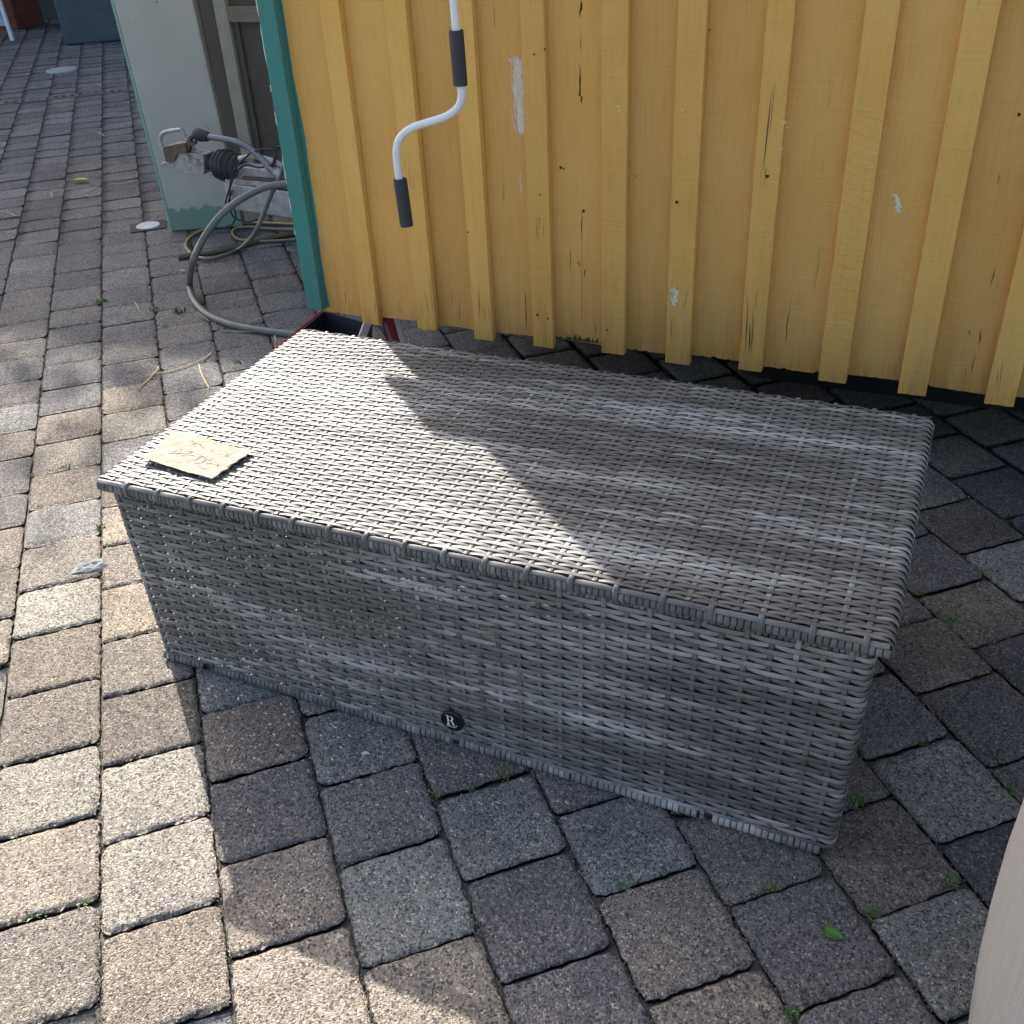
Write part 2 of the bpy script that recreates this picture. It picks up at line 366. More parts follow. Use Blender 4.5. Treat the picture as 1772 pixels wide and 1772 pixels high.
TYPE = {(-1, -.9): 'N', (-1, -.7): 'S', (-1, -.5): 'T', (-1, -.3): 'L', (-1, -.1): 'S', (-1, .1): 'T', (-1, .3): 'L', (-1, .5): 'S', (-1, .7): 'G', (-1, .9): 'N', (-1, 1.1): 'S',
 (0, -.98): 'L', (0, -.78): 'T', (0, -.58): 'L', (0, -.38): 'L', (0, -.18): 'S', (0, .02): 'S', (0, .23): 'T', (0, .43): 'S', (0, .63): 'T', (0, .84): 'N', (0, 1.24): 'L', (0, 1.44): 'T', (0, 1.04): 'G',
 (1, -.9): 'T', (1, -.7): 'N', (1, -.5): 'P', (1, -.3): 'N', (1, -.1): 'G', (2, -.4): 'G', (2, -.59): 'P', (2, -.79): 'G', (2, -1.0): 'T',
 (3, -.5): 'P', (3, -.7): 'G', (3, -.9): 'P', (3, -1.1): 'P', (4, -.6): 'P', (4, -.81): 'G', (4, -1.0): 'N', (4, -1.2): 'N',
 (5, -.9): 'S', (5, -1.1): 'P', (5, -1.3): 'P', (6, -.8): 'P', (6, -1.0): 'N', (6, -1.2): 'G', (7, -.7): 'P', (7, -.91): 'G', (7, -1.12): 'D',
 (8, -.4): 'P', (8, -.6): 'N', (8, -.8): 'P', (8, -1.0): 'P', (9, -.5): 'N', (9, -.7): 'D', (9, -.3): 'D', (10, -.22): 'N', (10, -.42): 'G', (11, -.13): 'D', (-2, .2): 'T', (-2, .42): 'S', (-2, .63): 'N', (-2, 0.02): 'S'}
COARSE = {(0, -.18): 2.4, (-1, -.1): 1.5, (0, -.78): 1.4, (-1, .1): 1.5, (10, -.22): 2.0, (5, -.9): 1.3}

def paver_template(N):
    u = np.linspace(-1, 1, N)
    if N > 8:   # concentrate samples near the edge
        u = np.sign(u)*(1-(1-np.abs(u))**1.35)
    X, Y = np.meshgrid(u, u, indexing='ij')
    q = []
    for i in range(N-1):
        for j in range(N-1): q.append((i*N+j, (i+1)*N+j, (i+1)*N+j+1, i*N+j+1))
    ring = [i*N for i in range(N)] + [(N-1)*N+j for j in range(1, N)] + [i*N+N-1 for i in range(N-2, -1, -1)] + [j for j in range(N-2, 0, -1)]
    return X.ravel(), Y.ravel(), np.array(q), np.array(ring)
TPL = {n: paver_template(n) for n in (26, 12, 5)}
def wob(t, ph, amp):
    return amp*(np.sin(t*3.1+ph)*.5+np.sin(t*7.3+ph*2.1)*.3+np.sin(t*17.1+ph*3.7)*.22+np.sin(t*41+ph*5.3)*.16)
PV, PQ, PT, PC, pn = [], [], [], [], 0
pavers = []
def seq_for(k):
    js = sorted(JO.get(k, [rng.uniform(-.1, .1)]))
    full = list(js)
    while full[0] > -9: full.insert(0, full[0]-.2)
    while full[-1] < 13: full.append(full[-1]+.2)
    out = [full[0]]
    for v in full[1:]:
        while v-out[-1] > .30: out.append(out[-1]+.2)
        out.append(v)
    return out
for k in range(-26, 34):
    s_ = seq_for(k)
    for a0, a1 in zip(s_[:-1], s_[1:]):
        if a1-a0 < .12: continue
        ac = (a0+a1)/2; c = NV*(POFF+.2*(k+.5))+DV*ac
        # keep a generous region round what the lens sees
        v = np.array([c[0], c[1], 0])-CAM; zf = v@FV
        if zf < 0.3: continue
        sx_, sy_ = (v@RV)/zf, (v@UV)/zf
        if abs(sx_) > .85 or abs(sy_) > .78 and zf > 1.0: continue
        dist = np.linalg.norm(v)
        vis = abs(sx_) < .54 and abs(sy_) < .54
        N = 26 if (dist < 3.0 and vis) else (12 if (dist < 5.5 and vis) else 5)
        pavers.append((k, a0, a1, ac, c, N))
for (k, a0, a1, ac, c, N) in pavers:
    X, Y, Q, ring = TPL[N]
    hx = .1-.0018-abs(rng.normal(0, .0006)); hy = (a1-a0)/2-.0022-abs(rng.normal(0, .0012))
    ph = rng.uniform(0, 6.28, 4)
    # corner rounding
    r = 0.008+rng.uniform(0, .017, 4)
    x = X*hx; y = Y*hy
    for ci, (sx_, sy_) in enumerate(((1, 1), (1, -1), (-1, -1), (-1, 1))):
        rr = r[ci]; ex = np.clip(x*sx_-(hx-rr), 0, None); ey = np.clip(y*sy_-(hy-rr), 0, None)
        m_ = (ex > 0) & (ey > 0)
        mx = np.maximum(ex, ey); d = np.hypot(ex, ey)+1e-9
        f = np.where(m_, mx/d, 1.0)
        x = np.where(m_, sx_*((hx-rr)+ex*f), x); y = np.where(m_, sy_*((hy-rr)+ey*f), y)
    ed = np.minimum(hx*(1-np.abs(X)), hy*(1-np.abs(Y)))
    # wavering edges
    wx = wob(y*30, ph[0], .0016)*(np.abs(X)**3)*np.sign(X); wy = wob(x*30, ph[1], .0016)*(np.abs(Y)**3)*np.sign(Y)
    if N == 26:
        jag = rng.normal(0, .0008, len(X))*(ed < .006); wx = wx+jag*np.sign(X); wy = wy+rng.normal(0, .0008, len(X))*(ed < .006)*np.sign(Y)
    x = x+wx; y = y+wy
    bw = .010 if N > 5 else .03
    z = -.006*(1-np.clip(ed/bw, 0, 1))**2.4
    z = z+.0006*np.sin(x*47+ph[2])*np.sin(y*39+ph[3])
    if N == 26:
        crs = COARSE.get((k, min((t[1] for t in COARSE if t[0] == k), key=lambda q: abs(q-ac), default=99)), 1.0)
        z = z+rng.normal(0, .00045*(1.6 if crs > 2 else 1), len(X))
        for _ in range(rng.integers(0, 3)):    # chipped edge
            e = rng.uniform(-1, 1); sd_ = rng.integers(0, 4)
            cx, cy = [(e, 1), (e, -1), (1, e), (-1, e)][sd_]
            dd = np.hypot((X-cx)*hx, (Y-cy)*hy); z = z-.006*np.exp(-(dd/.009)**2)
    z += rng.normal(0, .0011)
    tilt = rng.normal(0, .006, 2); z = z+x*tilt[0]+y*tilt[1]
    wx_ = c[0]+x*NV[0]+y*DV[0]; wy_ = c[1]+x*NV[1]+y*DV[1]
    V = np.stack([wx_, wy_, z], 1)
    sk = V[ring].copy(); sk[:, 2] = -.045
    nV = len(V); nr = len(ring)
    sq = np.array([(ring[i], nV+i, nV+(i+1) % nr, ring[(i+1) % nr]) for i in range(nr)])[:, ::-1]
    PV.append(V); PV.append(sk); PQ.append(np.concatenate([Q, sq])+pn); tot = nV+nr; pn += tot
    ty = None
    for (kk, aa), t in TYPE.items():
        if kk == k and abs(aa-ac) < .085: ty = t
    if ty is None: ty = rng.choice(list('GPNDST'), p=[.2, .22, .2, .16, .15, .07] if ac < 1.6 else [.22, .36, .22, .12, .06, .02])
    base = (np.array(PAL[ty])*.78+np.array((.27, .25, .23))*.22)*rng.uniform(.9, 1.1)*(1+rng.normal(0, .008, 3))
    if ac > 1.5: base = base*.45+np.array((.215, .215, .22))*.55
    PT.append(np.tile(base, (tot, 1)))
    cr = 1.0*rng.uniform(.75, 1.25)
    for (kk, aa), t in COARSE.items():
        if kk == k and abs(aa-ac) < .085: cr = t
    PC.append(np.full(tot, cr))
pav = arr_mesh('paving', np.concatenate(PV), np.concatenate(PQ), M_PAVER, attrs={'coarse': np.concatenate(PC)})
ca = pav.data.color_attributes.new('tint', 'FLOAT_COLOR', 'POINT')
tt = np.concatenate(PT); ca.data.foreach_set('color', np.concatenate([tt, np.ones((len(tt), 1))], 1).astype(np.float32).ravel())
tag(pav, kind='structure')
# sand bed in the joints, 6 mm below the paver faces
sb = MB(); g = np.linspace(-1, 1, 2)
cc = NV*(POFF+.2*4)+DV*2
sb.add([(*(cc+NV*a+DV*b_), -.013) for a, b_ in ((-6.2, -11), (6.2, -11), (6.2, 11), (-6.2, 11))], [(0, 1, 2, 3)])
tag(sb.build('joint_sand', M_SAND), kind='structure')

# ---------------------------------------------------------------- wicker storage box
BL, BD, BH, TOP = 1.4686, .7164, .4634, .4913
box = thing('wicker_storage_box', (0, 0, 0), 'large grey woven wicker storage box standing on the paving in front of the yellow wall', 'storage box')
def warp_body(V):
    x, y, z = V[:, 0].copy(), V[:, 1].copy(), V[:, 2].copy(); h = np.clip(z/BH, 0, 1); u = np.clip(x/BL, 0, 1)
    V = V.copy(); V[:, 0] = x-(1-h)*.0101*u
    V[:, 1] = y+(1-h)*(.010*(1-u)-.010*u); V[:, 2] = z+h*(-.005+.009*u); return V
SP = .0390
def rrect(x0, y0, x1, y1, r, z, n_per):
    """closed rounded rectangle, anticlockwise from above starting at front middle; returns points, outward normals"""
    segs = []
    L1 = x1-x0-2*r; L2 = y1-y0-2*r; A = math.pi*r/2; tot = 2*L1+2*L2+4*A
    s = np.linspace(0, tot, n_per, endpoint=False); P = np.zeros((n_per, 3)); Nn = np.zeros((n_per, 3))
    parts = [(L1, 'l', (x0+r, y0), (1, 0), (0, -1)), (A, 'a', (x1-r, y0+r), -90), (L2, 'l', (x1, y0+r), (0, 1), (1, 0)), (A, 'a', (x1-r, y1-r), 0),
             (L1, 'l', (x1-r, y1), (-1, 0), (0, 1)), (A, 'a', (x0+r, y1-r), 90), (L2, 'l', (x0, y1-r), (0, -1), (-1, 0)), (A, 'a', (x0+r, y0+r), 180)]
    b0 = 0
    for p in parts:
        m_ = (s >= b0-1e-9) & (s < b0+p[0]); t = s[m_]-b0
        if p[1] == 'l':
            P[m_, 0] = p[2][0]+p[3][0]*t; P[m_, 1] = p[2][1]+p[3][1]*t; Nn[m_, 0] = p[4][0]; Nn[m_, 1] = p[4][1]
        else:
            th = rad(p[3])+t/r; P[m_, 0] = p[2][0]+r*np.cos(th); P[m_, 1] = p[2][1]+r*np.sin(th); Nn[m_, 0] = np.cos(th); Nn[m_, 1] = np.sin(th)
        b0 += p[0]
    P[:, 2] = z
    return s, tot, P, Nn
def build_body():
    st = Strips(); ROW = .0112; z0, z1 = .026, BH-.020; rows = int((z1-z0)/ROW)+1; r = .014
    _, tot, _, _ = rrect(0, 0, BL, BD, r, 0, 16)
    nst = int(round(tot/SP)); nst -= nst % 2; sp = tot/nst
    for i in range(rows):
        z = z0+i*ROW; n = nst*6
        s, tot, P, Nn = rrect(.002, .002, BL-.002, BD-.002, r, z, n)
        ph = math.pi*(i % 2)
        c = np.cos(math.pi*s/sp+ph); und = .0019*(1-2*((1-c)/2)**3.2)
        jit = rng.normal(0, .0002)+.0003*np.sin(s*rng.uniform(5, 9)+rng.uniform(0, 6))
        P = P+Nn*und[:, None]; P[:, 2] += jit
        ww = .0106-.0026*((1-c)/2)**3
        st.add(P, Nn, ww, .0021, closed=True, rnd=rng.uniform(0, 1))
    # stakes
    for j in range(nst):
        sj = j*sp
        _, _, Pj, Nj = rrect(.002, .002, BL-.002, BD-.002, r, 0, nst)
        p, n_ = Pj[j], Nj[j]
        zz = np.linspace(.004, BH-.012, rows*3+1)
        w_ = -np.cos(math.pi*(zz-z0)/ROW+math.pi*(j % 2))*.0008
        P = np.stack([np.full_like(zz, p[0])+n_[0]*w_, np.full_like(zz, p[1])+n_[1]*w_, zz], 1)
        st.add(P, np.tile(n_, (len(zz), 1)), .0096, .0018, rnd=2+rng.uniform(0, 1))
    return st.build('body', M_RAT, box, warp_body), nst, sp
body, NST, SPB = build_body()
M_BAR = simple('dark_frame_tube', (0.06, 0.065, 0.075), 0.35, metal=0.6)
def binding(name, y, zc, rr, x0, x1, pitch, parent, gaps=(), every=None, side=-1, warp=None, outh=.0, seed=1, ysquash=1.0):
    """row of strips wrapped round a bar running along x"""
    st = Strips(); rg = np.random.default_rng(seed); x = x0; i = 0; rv = .3
    th = np.linspace(rad(-100), rad(100), 11)
    while x < x1:
        if not any(a < x < b for a, b in gaps):
            if rg.random() < .3: rv = 1.6+rg.uniform(0, 1)
            lift = rg.normal(0, .0005)
            P = np.stack([np.full(11, x)+rg.normal(0, .0003), y+side*(rr*ysquash+lift)*np.cos(th), zc+(rr+lift)*np.sin(th)], 1)
            Nn = np.stack([np.zeros(11), side*np.cos(th), np.sin(th)], 1)
            st.add(P, Nn, pitch*.93, .0022, rnd=1.6+(rv % 1.0)+.0013*i)
        x += pitch; i += 1
    # same on the ends of the box is covered by the panels
    return st.build(name, M_RAT, parent, warp)
# frame bars under the bindings (one part)
fb = MB()
for yy in (.010, BD-.010): fb.tube([(.01, yy, .013), (BL-.02, yy, .013)], .0085, 10)
for xx in (.012, BL-.022): fb.tube([(xx, .01, .013), (xx, BD-.01, .013)], .0085, 10)
V_ = warp_body(np.concatenate(fb.v)); fb.v = [V_]
fb.build('base_frame', M_BAR, box, smooth=True)
for bi, (xa, xb) in enumerate(((.008, .118), (.150, .722), (.752, 1.232), (1.262, BL-.018))):
    binding('base_binding', .0085, .0135, .0125, xa, xb, .0112, body, warp=warp_body, seed=3+bi*7)
b2 = binding('top_binding', .0120, BH-.0200, .0085, .012, BL-.012, .0105, body, warp=warp_body, seed=4)

# lid -----------------------------------------------------------
LX0, LX1, LY0, LY1 = -.015, BL+.020, -.016, BD+.024
def warp_lid(V):
    V = V.copy(); u = (V[:, 0]-LX0)/(LX1-LX0); v = (V[:, 1]-LY0)/(LY1-LY0)
    V[:, 2] += (1-u)*(1-v)*(-.006)+u*(1-v)*.003+u*v*(-.002)+(1-u)*v*.004
    V[:, 2] += -.0012*np.sin(np.clip(u, 0, 1)*math.pi)*np.sin(np.clip(v, 0, 1)*math.pi)
    return V
def build_lid():
    st = Strips(); ROW = .0098; R_ = .013; drop = .016
    y0, y1 = LY0+.014, LY1-.008; rows = int((y1-y0)/ROW)+1
    # path along x with rounded ends going down
    flat = (LX1-LX0)-2*R_; A = math.pi*R_/2; tot = flat+2*A+2*drop
    nst = int(round((LX1-LX0)/SP)); sp = (LX1-LX0)/nst
    n = int(tot/sp*6)
    s = np.linspace(0, tot, n)
    def path(s):
        P = np.zeros((len(s), 2)); N_ = np.zeros((len(s), 2))
        a = s < drop; P[a] = np.stack([np.full(a.sum(), LX0), TOP-R_-drop+s[a]], 1); N_[a] = (-1, 0)
        b = (s >= drop) & (s < drop+A); t = (s[b]-drop)/R_; P[b] = np.stack([LX0+R_-R_*np.cos(t), TOP-R_+R_*np.sin(t)], 1); N_[b] = np.stack([-np.cos(t), np.sin(t)], 1)
        c = (s >= drop+A) & (s < drop+A+flat); P[c] = np.stack([LX0+R_+s[c]-drop-A, np.full(c.sum(), TOP)], 1); N_[c] = (0, 1)
        d = (s >= drop+A+flat) & (s < drop+2*A+flat); t = (s[d]-drop-A-flat)/R_; P[d] = np.stack([LX1-R_+R_*np.sin(t), TOP-R_+R_*np.cos(t)], 1); N_[d] = np.stack([np.sin(t), np.cos(t)], 1)
        e = s >= drop+2*A+flat; P[e] = np.stack([np.full(e.sum(), LX1), TOP-R_-(s[e]-drop-2*A-flat)], 1); N_[e] = (1, 0)
        return P, N_
    P2, N2 = path(s)
    xs = LX0+R_+(s-drop-A)
    for i in range(rows):
        y = y0+i*ROW
        c = np.cos(math.pi*(xs-LX0)/sp+math.pi*(i % 2)+math.pi/2*0); und = .0016*(1-2*((1-c)/2)**3.2)
        jit = rng.normal(0, .0002)+.0003*np.sin(s*rng.uniform(5, 9)+rng.uniform(0, 6))
        P = np.stack([P2[:, 0]+N2[:, 0]*und, y+jit, P2[:, 1]+N2[:, 1]*und], 1)
        N3 = np.stack([N2[:, 0], np.zeros(n), N2[:, 1]], 1)
        st.add(P, N3, .0094-.0022*((1-c)/2)**3, .0020, rnd=rng.uniform(0, 1))
    # stakes along y, every second one looped over the front edge
    for j in range(1, nst):
        x = LX0+j*sp
        yy = np.linspace(y0-.004, y1+.004, rows*3)
        w_ = -np.cos(math.pi*(yy-y0)/ROW+math.pi*(j % 2))*.00085
        P = np.stack([np.full_like(yy, x), yy, TOP+w_], 1); N3 = np.tile((0, 0, 1), (len(yy), 1)).astype(float)
        if j % 2 == 0:
            th = np.linspace(0, rad(175), 12); yc, zc = LY0+.0125, TOP-.0150; a_, b_ = .0145, .0165
            E = np.stack([np.full(12, x), yc-a_*np.sin(th), zc+b_*np.cos(th)], 1)[::-1]
            EN = np.stack([np.zeros(12), -np.sin(th), np.cos(th)], 1)[::-1]
            P = np.concatenate([E, P[2:]]); N3 = np.concatenate([EN, N3[2:]])
        st.add(P, N3, .0098, .0018, rnd=2+rng.uniform(0, 1))
    # border strand lying on the front shoulder, one on the back
    for yy, sg in ((LY0+.0035, -1), (LY1-.0035, 1)):
        xs_ = np.linspace(LX0+.006, LX1-.006, nst*6)
        cz = .0012*np.cos(math.pi*(xs_-LX0)/sp)
        P = np.stack([xs_, yy+sg*(-cz), TOP-.0035-cz], 1); N3 = np.tile((0, sg*.6, .8), (len(xs_), 1)).astype(float)
        st.add(P, N3, .0100, .0024, rnd=rng.uniform(0, 1))
    return st.build('lid', M_RAT, box, warp_lid)
lid = build_lid()
def lid_binding():
    st = Strips(); rg = np.random.default_rng(5)
    th = np.linspace(rad(-115), rad(38), 11); rv = .3; i = 0
    def run(fx, count, pitch):
        nonlocal rv, i
        for q in range(count):
            if rg.random() < .28: rv = rg.uniform(0, 1)
            o, dx, out = fx(q*pitch)
            lift = rg.normal(0, .0004); rr = .0122+lift; zc = TOP-.0165
            P = np.stack([o[0]+out[0]*rr*np.cos(th), o[1]+out[1]*rr*np.cos(th), zc+rr*1.05*np.sin(th)], 1)
            Nn = np.stack([out[0]*np.cos(th), out[1]*np.cos(th), np.sin(th)], 1)
            st.add(P, Nn, pitch*.93, .0022, rnd=rv+.0011*i); i += 1
    p = .0107
    run(lambda t: ((LX0+.008+t, LY0+.012), 0, (0, -1)), int((LX1-LX0-.016)/p)+1, p)
    st.build('lid_binding', M_RAT, lid, warp_lid); st = Strips()
    run(lambda t: ((LX0+.008+t, LY1-.012), 0, (0, 1)), int((LX1-LX0-.016)/p)+1, p)
    st.build('lid_binding', M_RAT, lid, warp_lid)
lid_binding()
lf = MB()
for yy in (LY0+.012, LY1-.012): lf.tube([(LX0+.012, yy, TOP-.0165), (LX1-.012, yy, TOP-.0165)], .0095, 10)
for xx in (LX0+.011, LX1-.011): lf.tube([(xx, LY0+.012, TOP-.0165), (xx, LY1-.012, TOP-.0165)], .0085, 10)
for q in (.25, .5, .75): lf.tube([(LX0+q*(LX1-LX0), LY0+.012, TOP-.014), (LX0+q*(LX1-LX0), LY1-.012, TOP-.014)], .0085, 10)
lf.v = [warp_lid(np.concatenate(lf.v))]
lf.build('lid_frame', M_BAR, lid, smooth=True)

# round badge with a serif R
M_BADGE = simple('black_badge', (0.008, 0.009, 0.011), 0.3, var=0.05)
M_LET = simple('ivory_print', (0.75, 0.76, 0.72), 0.5, var=0.03)
bc = np.array([.7325, -.0062, .0755]); bd = MB()
nseg = 48; ring = [(bc[0]+.0245*math.cos(t), bc[2]+.0245*math.sin(t)) for t in np.linspace(0, 2*math.pi, nseg, endpoint=False)]
V = [(x, bc[1]+.004, z) for x, z in ring]+[(x, bc[1], z) for x, z in ring]+[(bc[0]+.92*(x-bc[0]), bc[1]-.0012, bc[2]+.92*(z-bc[2])) for x, z in ring]
F = [(i, (i+1) % nseg, nseg+(i+1) % nseg, nseg+i) for i in range(nseg)]+[(nseg+i, nseg+(i+1) % nseg, 2*nseg+(i+1) % nseg, 2*nseg+i) for i in range(nseg)]+[tuple(2*nseg+i for i in range(nseg))]
bd.add(V, F); badge = bd.build('badge', M_BADGE, box)
lt = MB(); ly = bc[1]-.0018
def lp(pts, ox=-.0035, oz=.0025, s=.0245):     # flat letter polygon with thickness, in units of letter height
    n = len(pts); f = [(bc[0]+ox+(x-.36)*s, ly, bc[2]+oz+(z-.5)*s) for x, z in pts]; bk = [(x, ly+.0007, z) for x, y, z in f]
    lt.add(f+bk, [tuple(range(n))]+[tuple(reversed(range(n, 2*n)))]+[(i, n+i, n+(i+1) % n, (i+1) % n) for i in range(n)])
lp([(.12, .03), (.25, .03), (.25, .97), (.12, .97)]); lp([(0, 0), (.38, 0), (.38, .03), (0, .03)]); lp([(0, .97), (.36, .97), (.36, 1), (0, 1)])
tk = 14; outer = [(.36+.30*math.sin(t), .745+.255*math.cos(t)) for t in np.linspace(0, math.pi, tk)]; inner = [(.36+.17*math.sin(t), .745+.215*math.cos(t)) for t in np.linspace(0, math.pi, tk)]
for i in range(tk-1): lp([outer[i], outer[i+1], inner[i+1], inner[i]])
lp([(.25, .96), (.36, .96), (.36, 1), (.25, 1)]); lp([(.25, .49), (.36, .49), (.36, .53), (.25, .53)])
leg = [(.36, .50), (.47, .38), (.53, .20), (.60, .05), (.70, -.01), (.80, .05)]
leg2 = [(.46, .52), (.60, .40), (.66, .22), (.70, .08), (.73, .03), (.80, .08)]
for i in range(5): lp([leg[i], leg[i+1], leg2[i+1], leg2[i]])
dot = [(.90+.055*math.cos(t), .05+.055*math.sin(t)) for t in np.linspace(0, 2*math.pi, 12, endpoint=False)]; lp(dot)
lt.build('badge_letter', M_LET, badge)
cp = MB()
xq = -.0125
for wq in (.0012, .0010, .0013, .0008, .0012, .0011, .0013, .0007, .0013, .0011, .0012, .0010):     # tiny caption line under the letter
    cp.box((bc[0]+xq, ly, bc[2]-.0140), (bc[0]+xq+wq, ly+.0006, bc[2]-.0124)); xq += wq+.0006
cp.build('badge_caption', M_LET, badge)

# ---------------------------------------------------------------- yellow shed trailer
SW = 1.2575; SZ = .305       # board plane and bottom of the boards
SX0, SX1 = -.321, 3.86; SY1 = 3.05; STOP = 2.75
shed = thing('trailer_shed', (0, SW, SZ), 'yellow board and batten shed with teal corner trim, raised on a trailer chassis', 'shed')
rs = np.random.default_rng(11)
faces_px = [(-.155, -.097), (.035, .096), (.220, .279), (.405, .466), (.610, .676), (.792, .859), (.992, 1.052), (1.199, 1.268), (1.395, 1.462), (1.597, 1.663), (1.80, 1.865), (2.0, 2.065), (2.2, 2.265), (2.4, 2.465), (2.6, 2.665), (2.8, 2.865), (3.0, 3.065), (3.2, 3.265), (3.4, 3.465), (3.6, 3.665), (3.8, 3.86)]
def yw(x): return SW+.0065*x
fw = MB()
mids = [SX0+.012]+[(a+b)/2 for a, b in faces_px]
edges = [(mids[i]+.0015, mids[i+1]-.0015) for i in range(len(mids)-1)]
for i, (a, b) in enumerate(edges):
    n = 26; xs = np.linspace(a, b, n); bot = SZ+rs.normal(0, .0006, n)+.004*np.sin(xs*9+i)
    for _ in range(rs.integers(1, 4)):         # split ends
        q = rs.integers(2, n-2); bot[q] += rs.uniform(.002, .007)
    y = yw((a+b)/2)+rs.normal(0, .0006)
    V = [(x, y, z) for x, z in zip(xs, bot)]+[(x, y, STOP) for x in xs]+[(x, y+.02, z) for x, z in zip(xs, bot)]
    F = [(k_, k_+1, n+k_+1, n+k_) for k_ in range(n-1)]+[(k_, 2*n+k_, 2*n+k_+1, k_+1) for k_ in range(n-1)]
    F += [(0, n, n, 2*n)][:0]
    fw.add(V, F, attr=i*.173+.1)
wall = fw.build('front_wall', M_YEL, shed, attrname='board')
for i, (a, b) in enumerate(faces_px):
    bm_ = MB(); n = 12; xs = np.linspace(a, b, n); y = yw((a+b)/2); lo = SZ-.017+rs.normal(0, .003)
    bot = lo+rs.normal(0, .0006, n); d = .024
    V = [(x, y-d, z) for x, z in zip(xs, bot)]+[(x, y-d, STOP) for x in xs]+[(x, y-.0004, z+.001) for x, z in zip(xs, bot)]+[(x, y-.0004, STOP) for x in xs]
    F = [(k_, k_+1, n+k_+1, n+k_) for k_ in range(n-1)]+[(2*n+k_+1, 2*n+k_, 3*n+k_, 3*n+k_+1) for k_ in range(n-1)]
    F += [(k_, 2*n+k_, 2*n+k_+1, k_+1) for k_ in range(n-1)]+[(0, n, 3*n, 2*n), (n-1, 3*n-1, 4*n-1, 2*n-1)]
    bm_.add(V, F, attr=i*.291+.37)
    o = bm_.build('batten', M_BAT, shed, attrname='board', bevel=.0016, bseg=2)
# other walls, roof, floor
sw_ = MB(); n = 9
for q in range(n):
    y0 = SW+.03+q*(SY1-SW-.03)/n; sw_.box((SX0, y0+.001, SZ+rs.normal(0, .002)), (SX0+.02, y0+(SY1-SW-.03)/n-.001, STOP), attr=q*.21)
sw_.build('side_wall', simple('low_bounce_grey_boards', (.30, .29, .27), .8, bumps=.4, bscale=80), shed, attrname='board')  # grey made up so no yellow light bounces onto the panel
sw2 = MB(); sw2.box((SX1-.02, SW+.03, SZ), (SX1, SY1-.021, STOP), attr=.3); sw2.box((SX0, SY1-.02, SZ), (SX1, SY1, STOP), attr=.6)
sw2.build('rear_wall', M_YEL, shed, attrname='board')
M_FELT = simple('dark_roof_felt', (0.05, 0.05, 0.052), 0.9, bumps=.5, bscale=250)
rf = MB(); rf.box((SX0+.004, SW-.02, STOP+.001), (SX1+.05, SY1+.06, STOP+.06)); rf.build('roof', M_FELT, shed, bevel=.004)
M_FLOOR = simple('dark_plywood', (0.07, 0.055, 0.04), 0.8)
fl = MB(); fl.box((SX0+.021, SW+.035, SZ+.004), (SX1-.021, SY1-.022, SZ+.03)); fl.build('floor', M_FLOOR, shed)
# teal corner trim: two boards meeting at the corner, paint worn to primer on the arris
tr = MB()
n = 30; zs = np.linspace(SZ+.012, STOP, n)
def prism_col(x0, x1, y0, y1, at, wv=0.0, ph=0):
    """vertical board; right edge wavers where the teal was painted over the yellow"""
    V = []
    for z in zs:
        xr = x1+(wv*(math.sin(z*9+ph)+.6*math.sin(z*23+ph)) if wv else 0)
        V += [(x0, y0, z), (xr, y0, z), (xr, y1, z), (x0, y1, z)]
    F = []
    for i in range(n-1):
        for k_ in range(4): F.append((i*4+k_, i*4+(k_+1) % 4, (i+1)*4+(k_+1) % 4, (i+1)*4+k_))
    F.append((3, 2, 1, 0)); tr.add(V, F, attr=at)
prism_col(SX0-.022, SX0+.032, SW-.034, SW-.001, .2)
prism_col(SX0-.022, SX0-.0005, SW-.0008, SW+.07, .5)
prism_col(SX0+.0322, SX0+.040, SW-.0030, SW-.0005, .8, .0035, 1.0)
trim = tr.build('corner_trim', M_TEAL, shed, attrname='board', bevel=.0012, bseg=1)
for z0, z1 in ((.62, .66), (.70, .78), (.86, .90), (.95, .97), (1.02, 1.12), (.55, .565), (1.14, 1.2)):
    zz = np.linspace(z0, z1, 6); pe = MB()
    pe.tube(np.stack([np.full(6, SX0-.0215), np.full(6, SW-.0335), zz], 1), np.array([.0004, .0014, .0018, .0012, .0016, .0004])*1.1, 6)
    pe.build('worn_edge', M_CREAM, trim)
# teal bracket ledge at counter height on the corner (throws the notch in the lid's shadow)
br = MB(); br.box((SX0-.155, SW-.012, 1.185), (SX0-.0225, SW+.012, 1.39), attr=.4)
br.build('corner_bracket', M_TEAL, shed, attrname='board', bevel=.004)

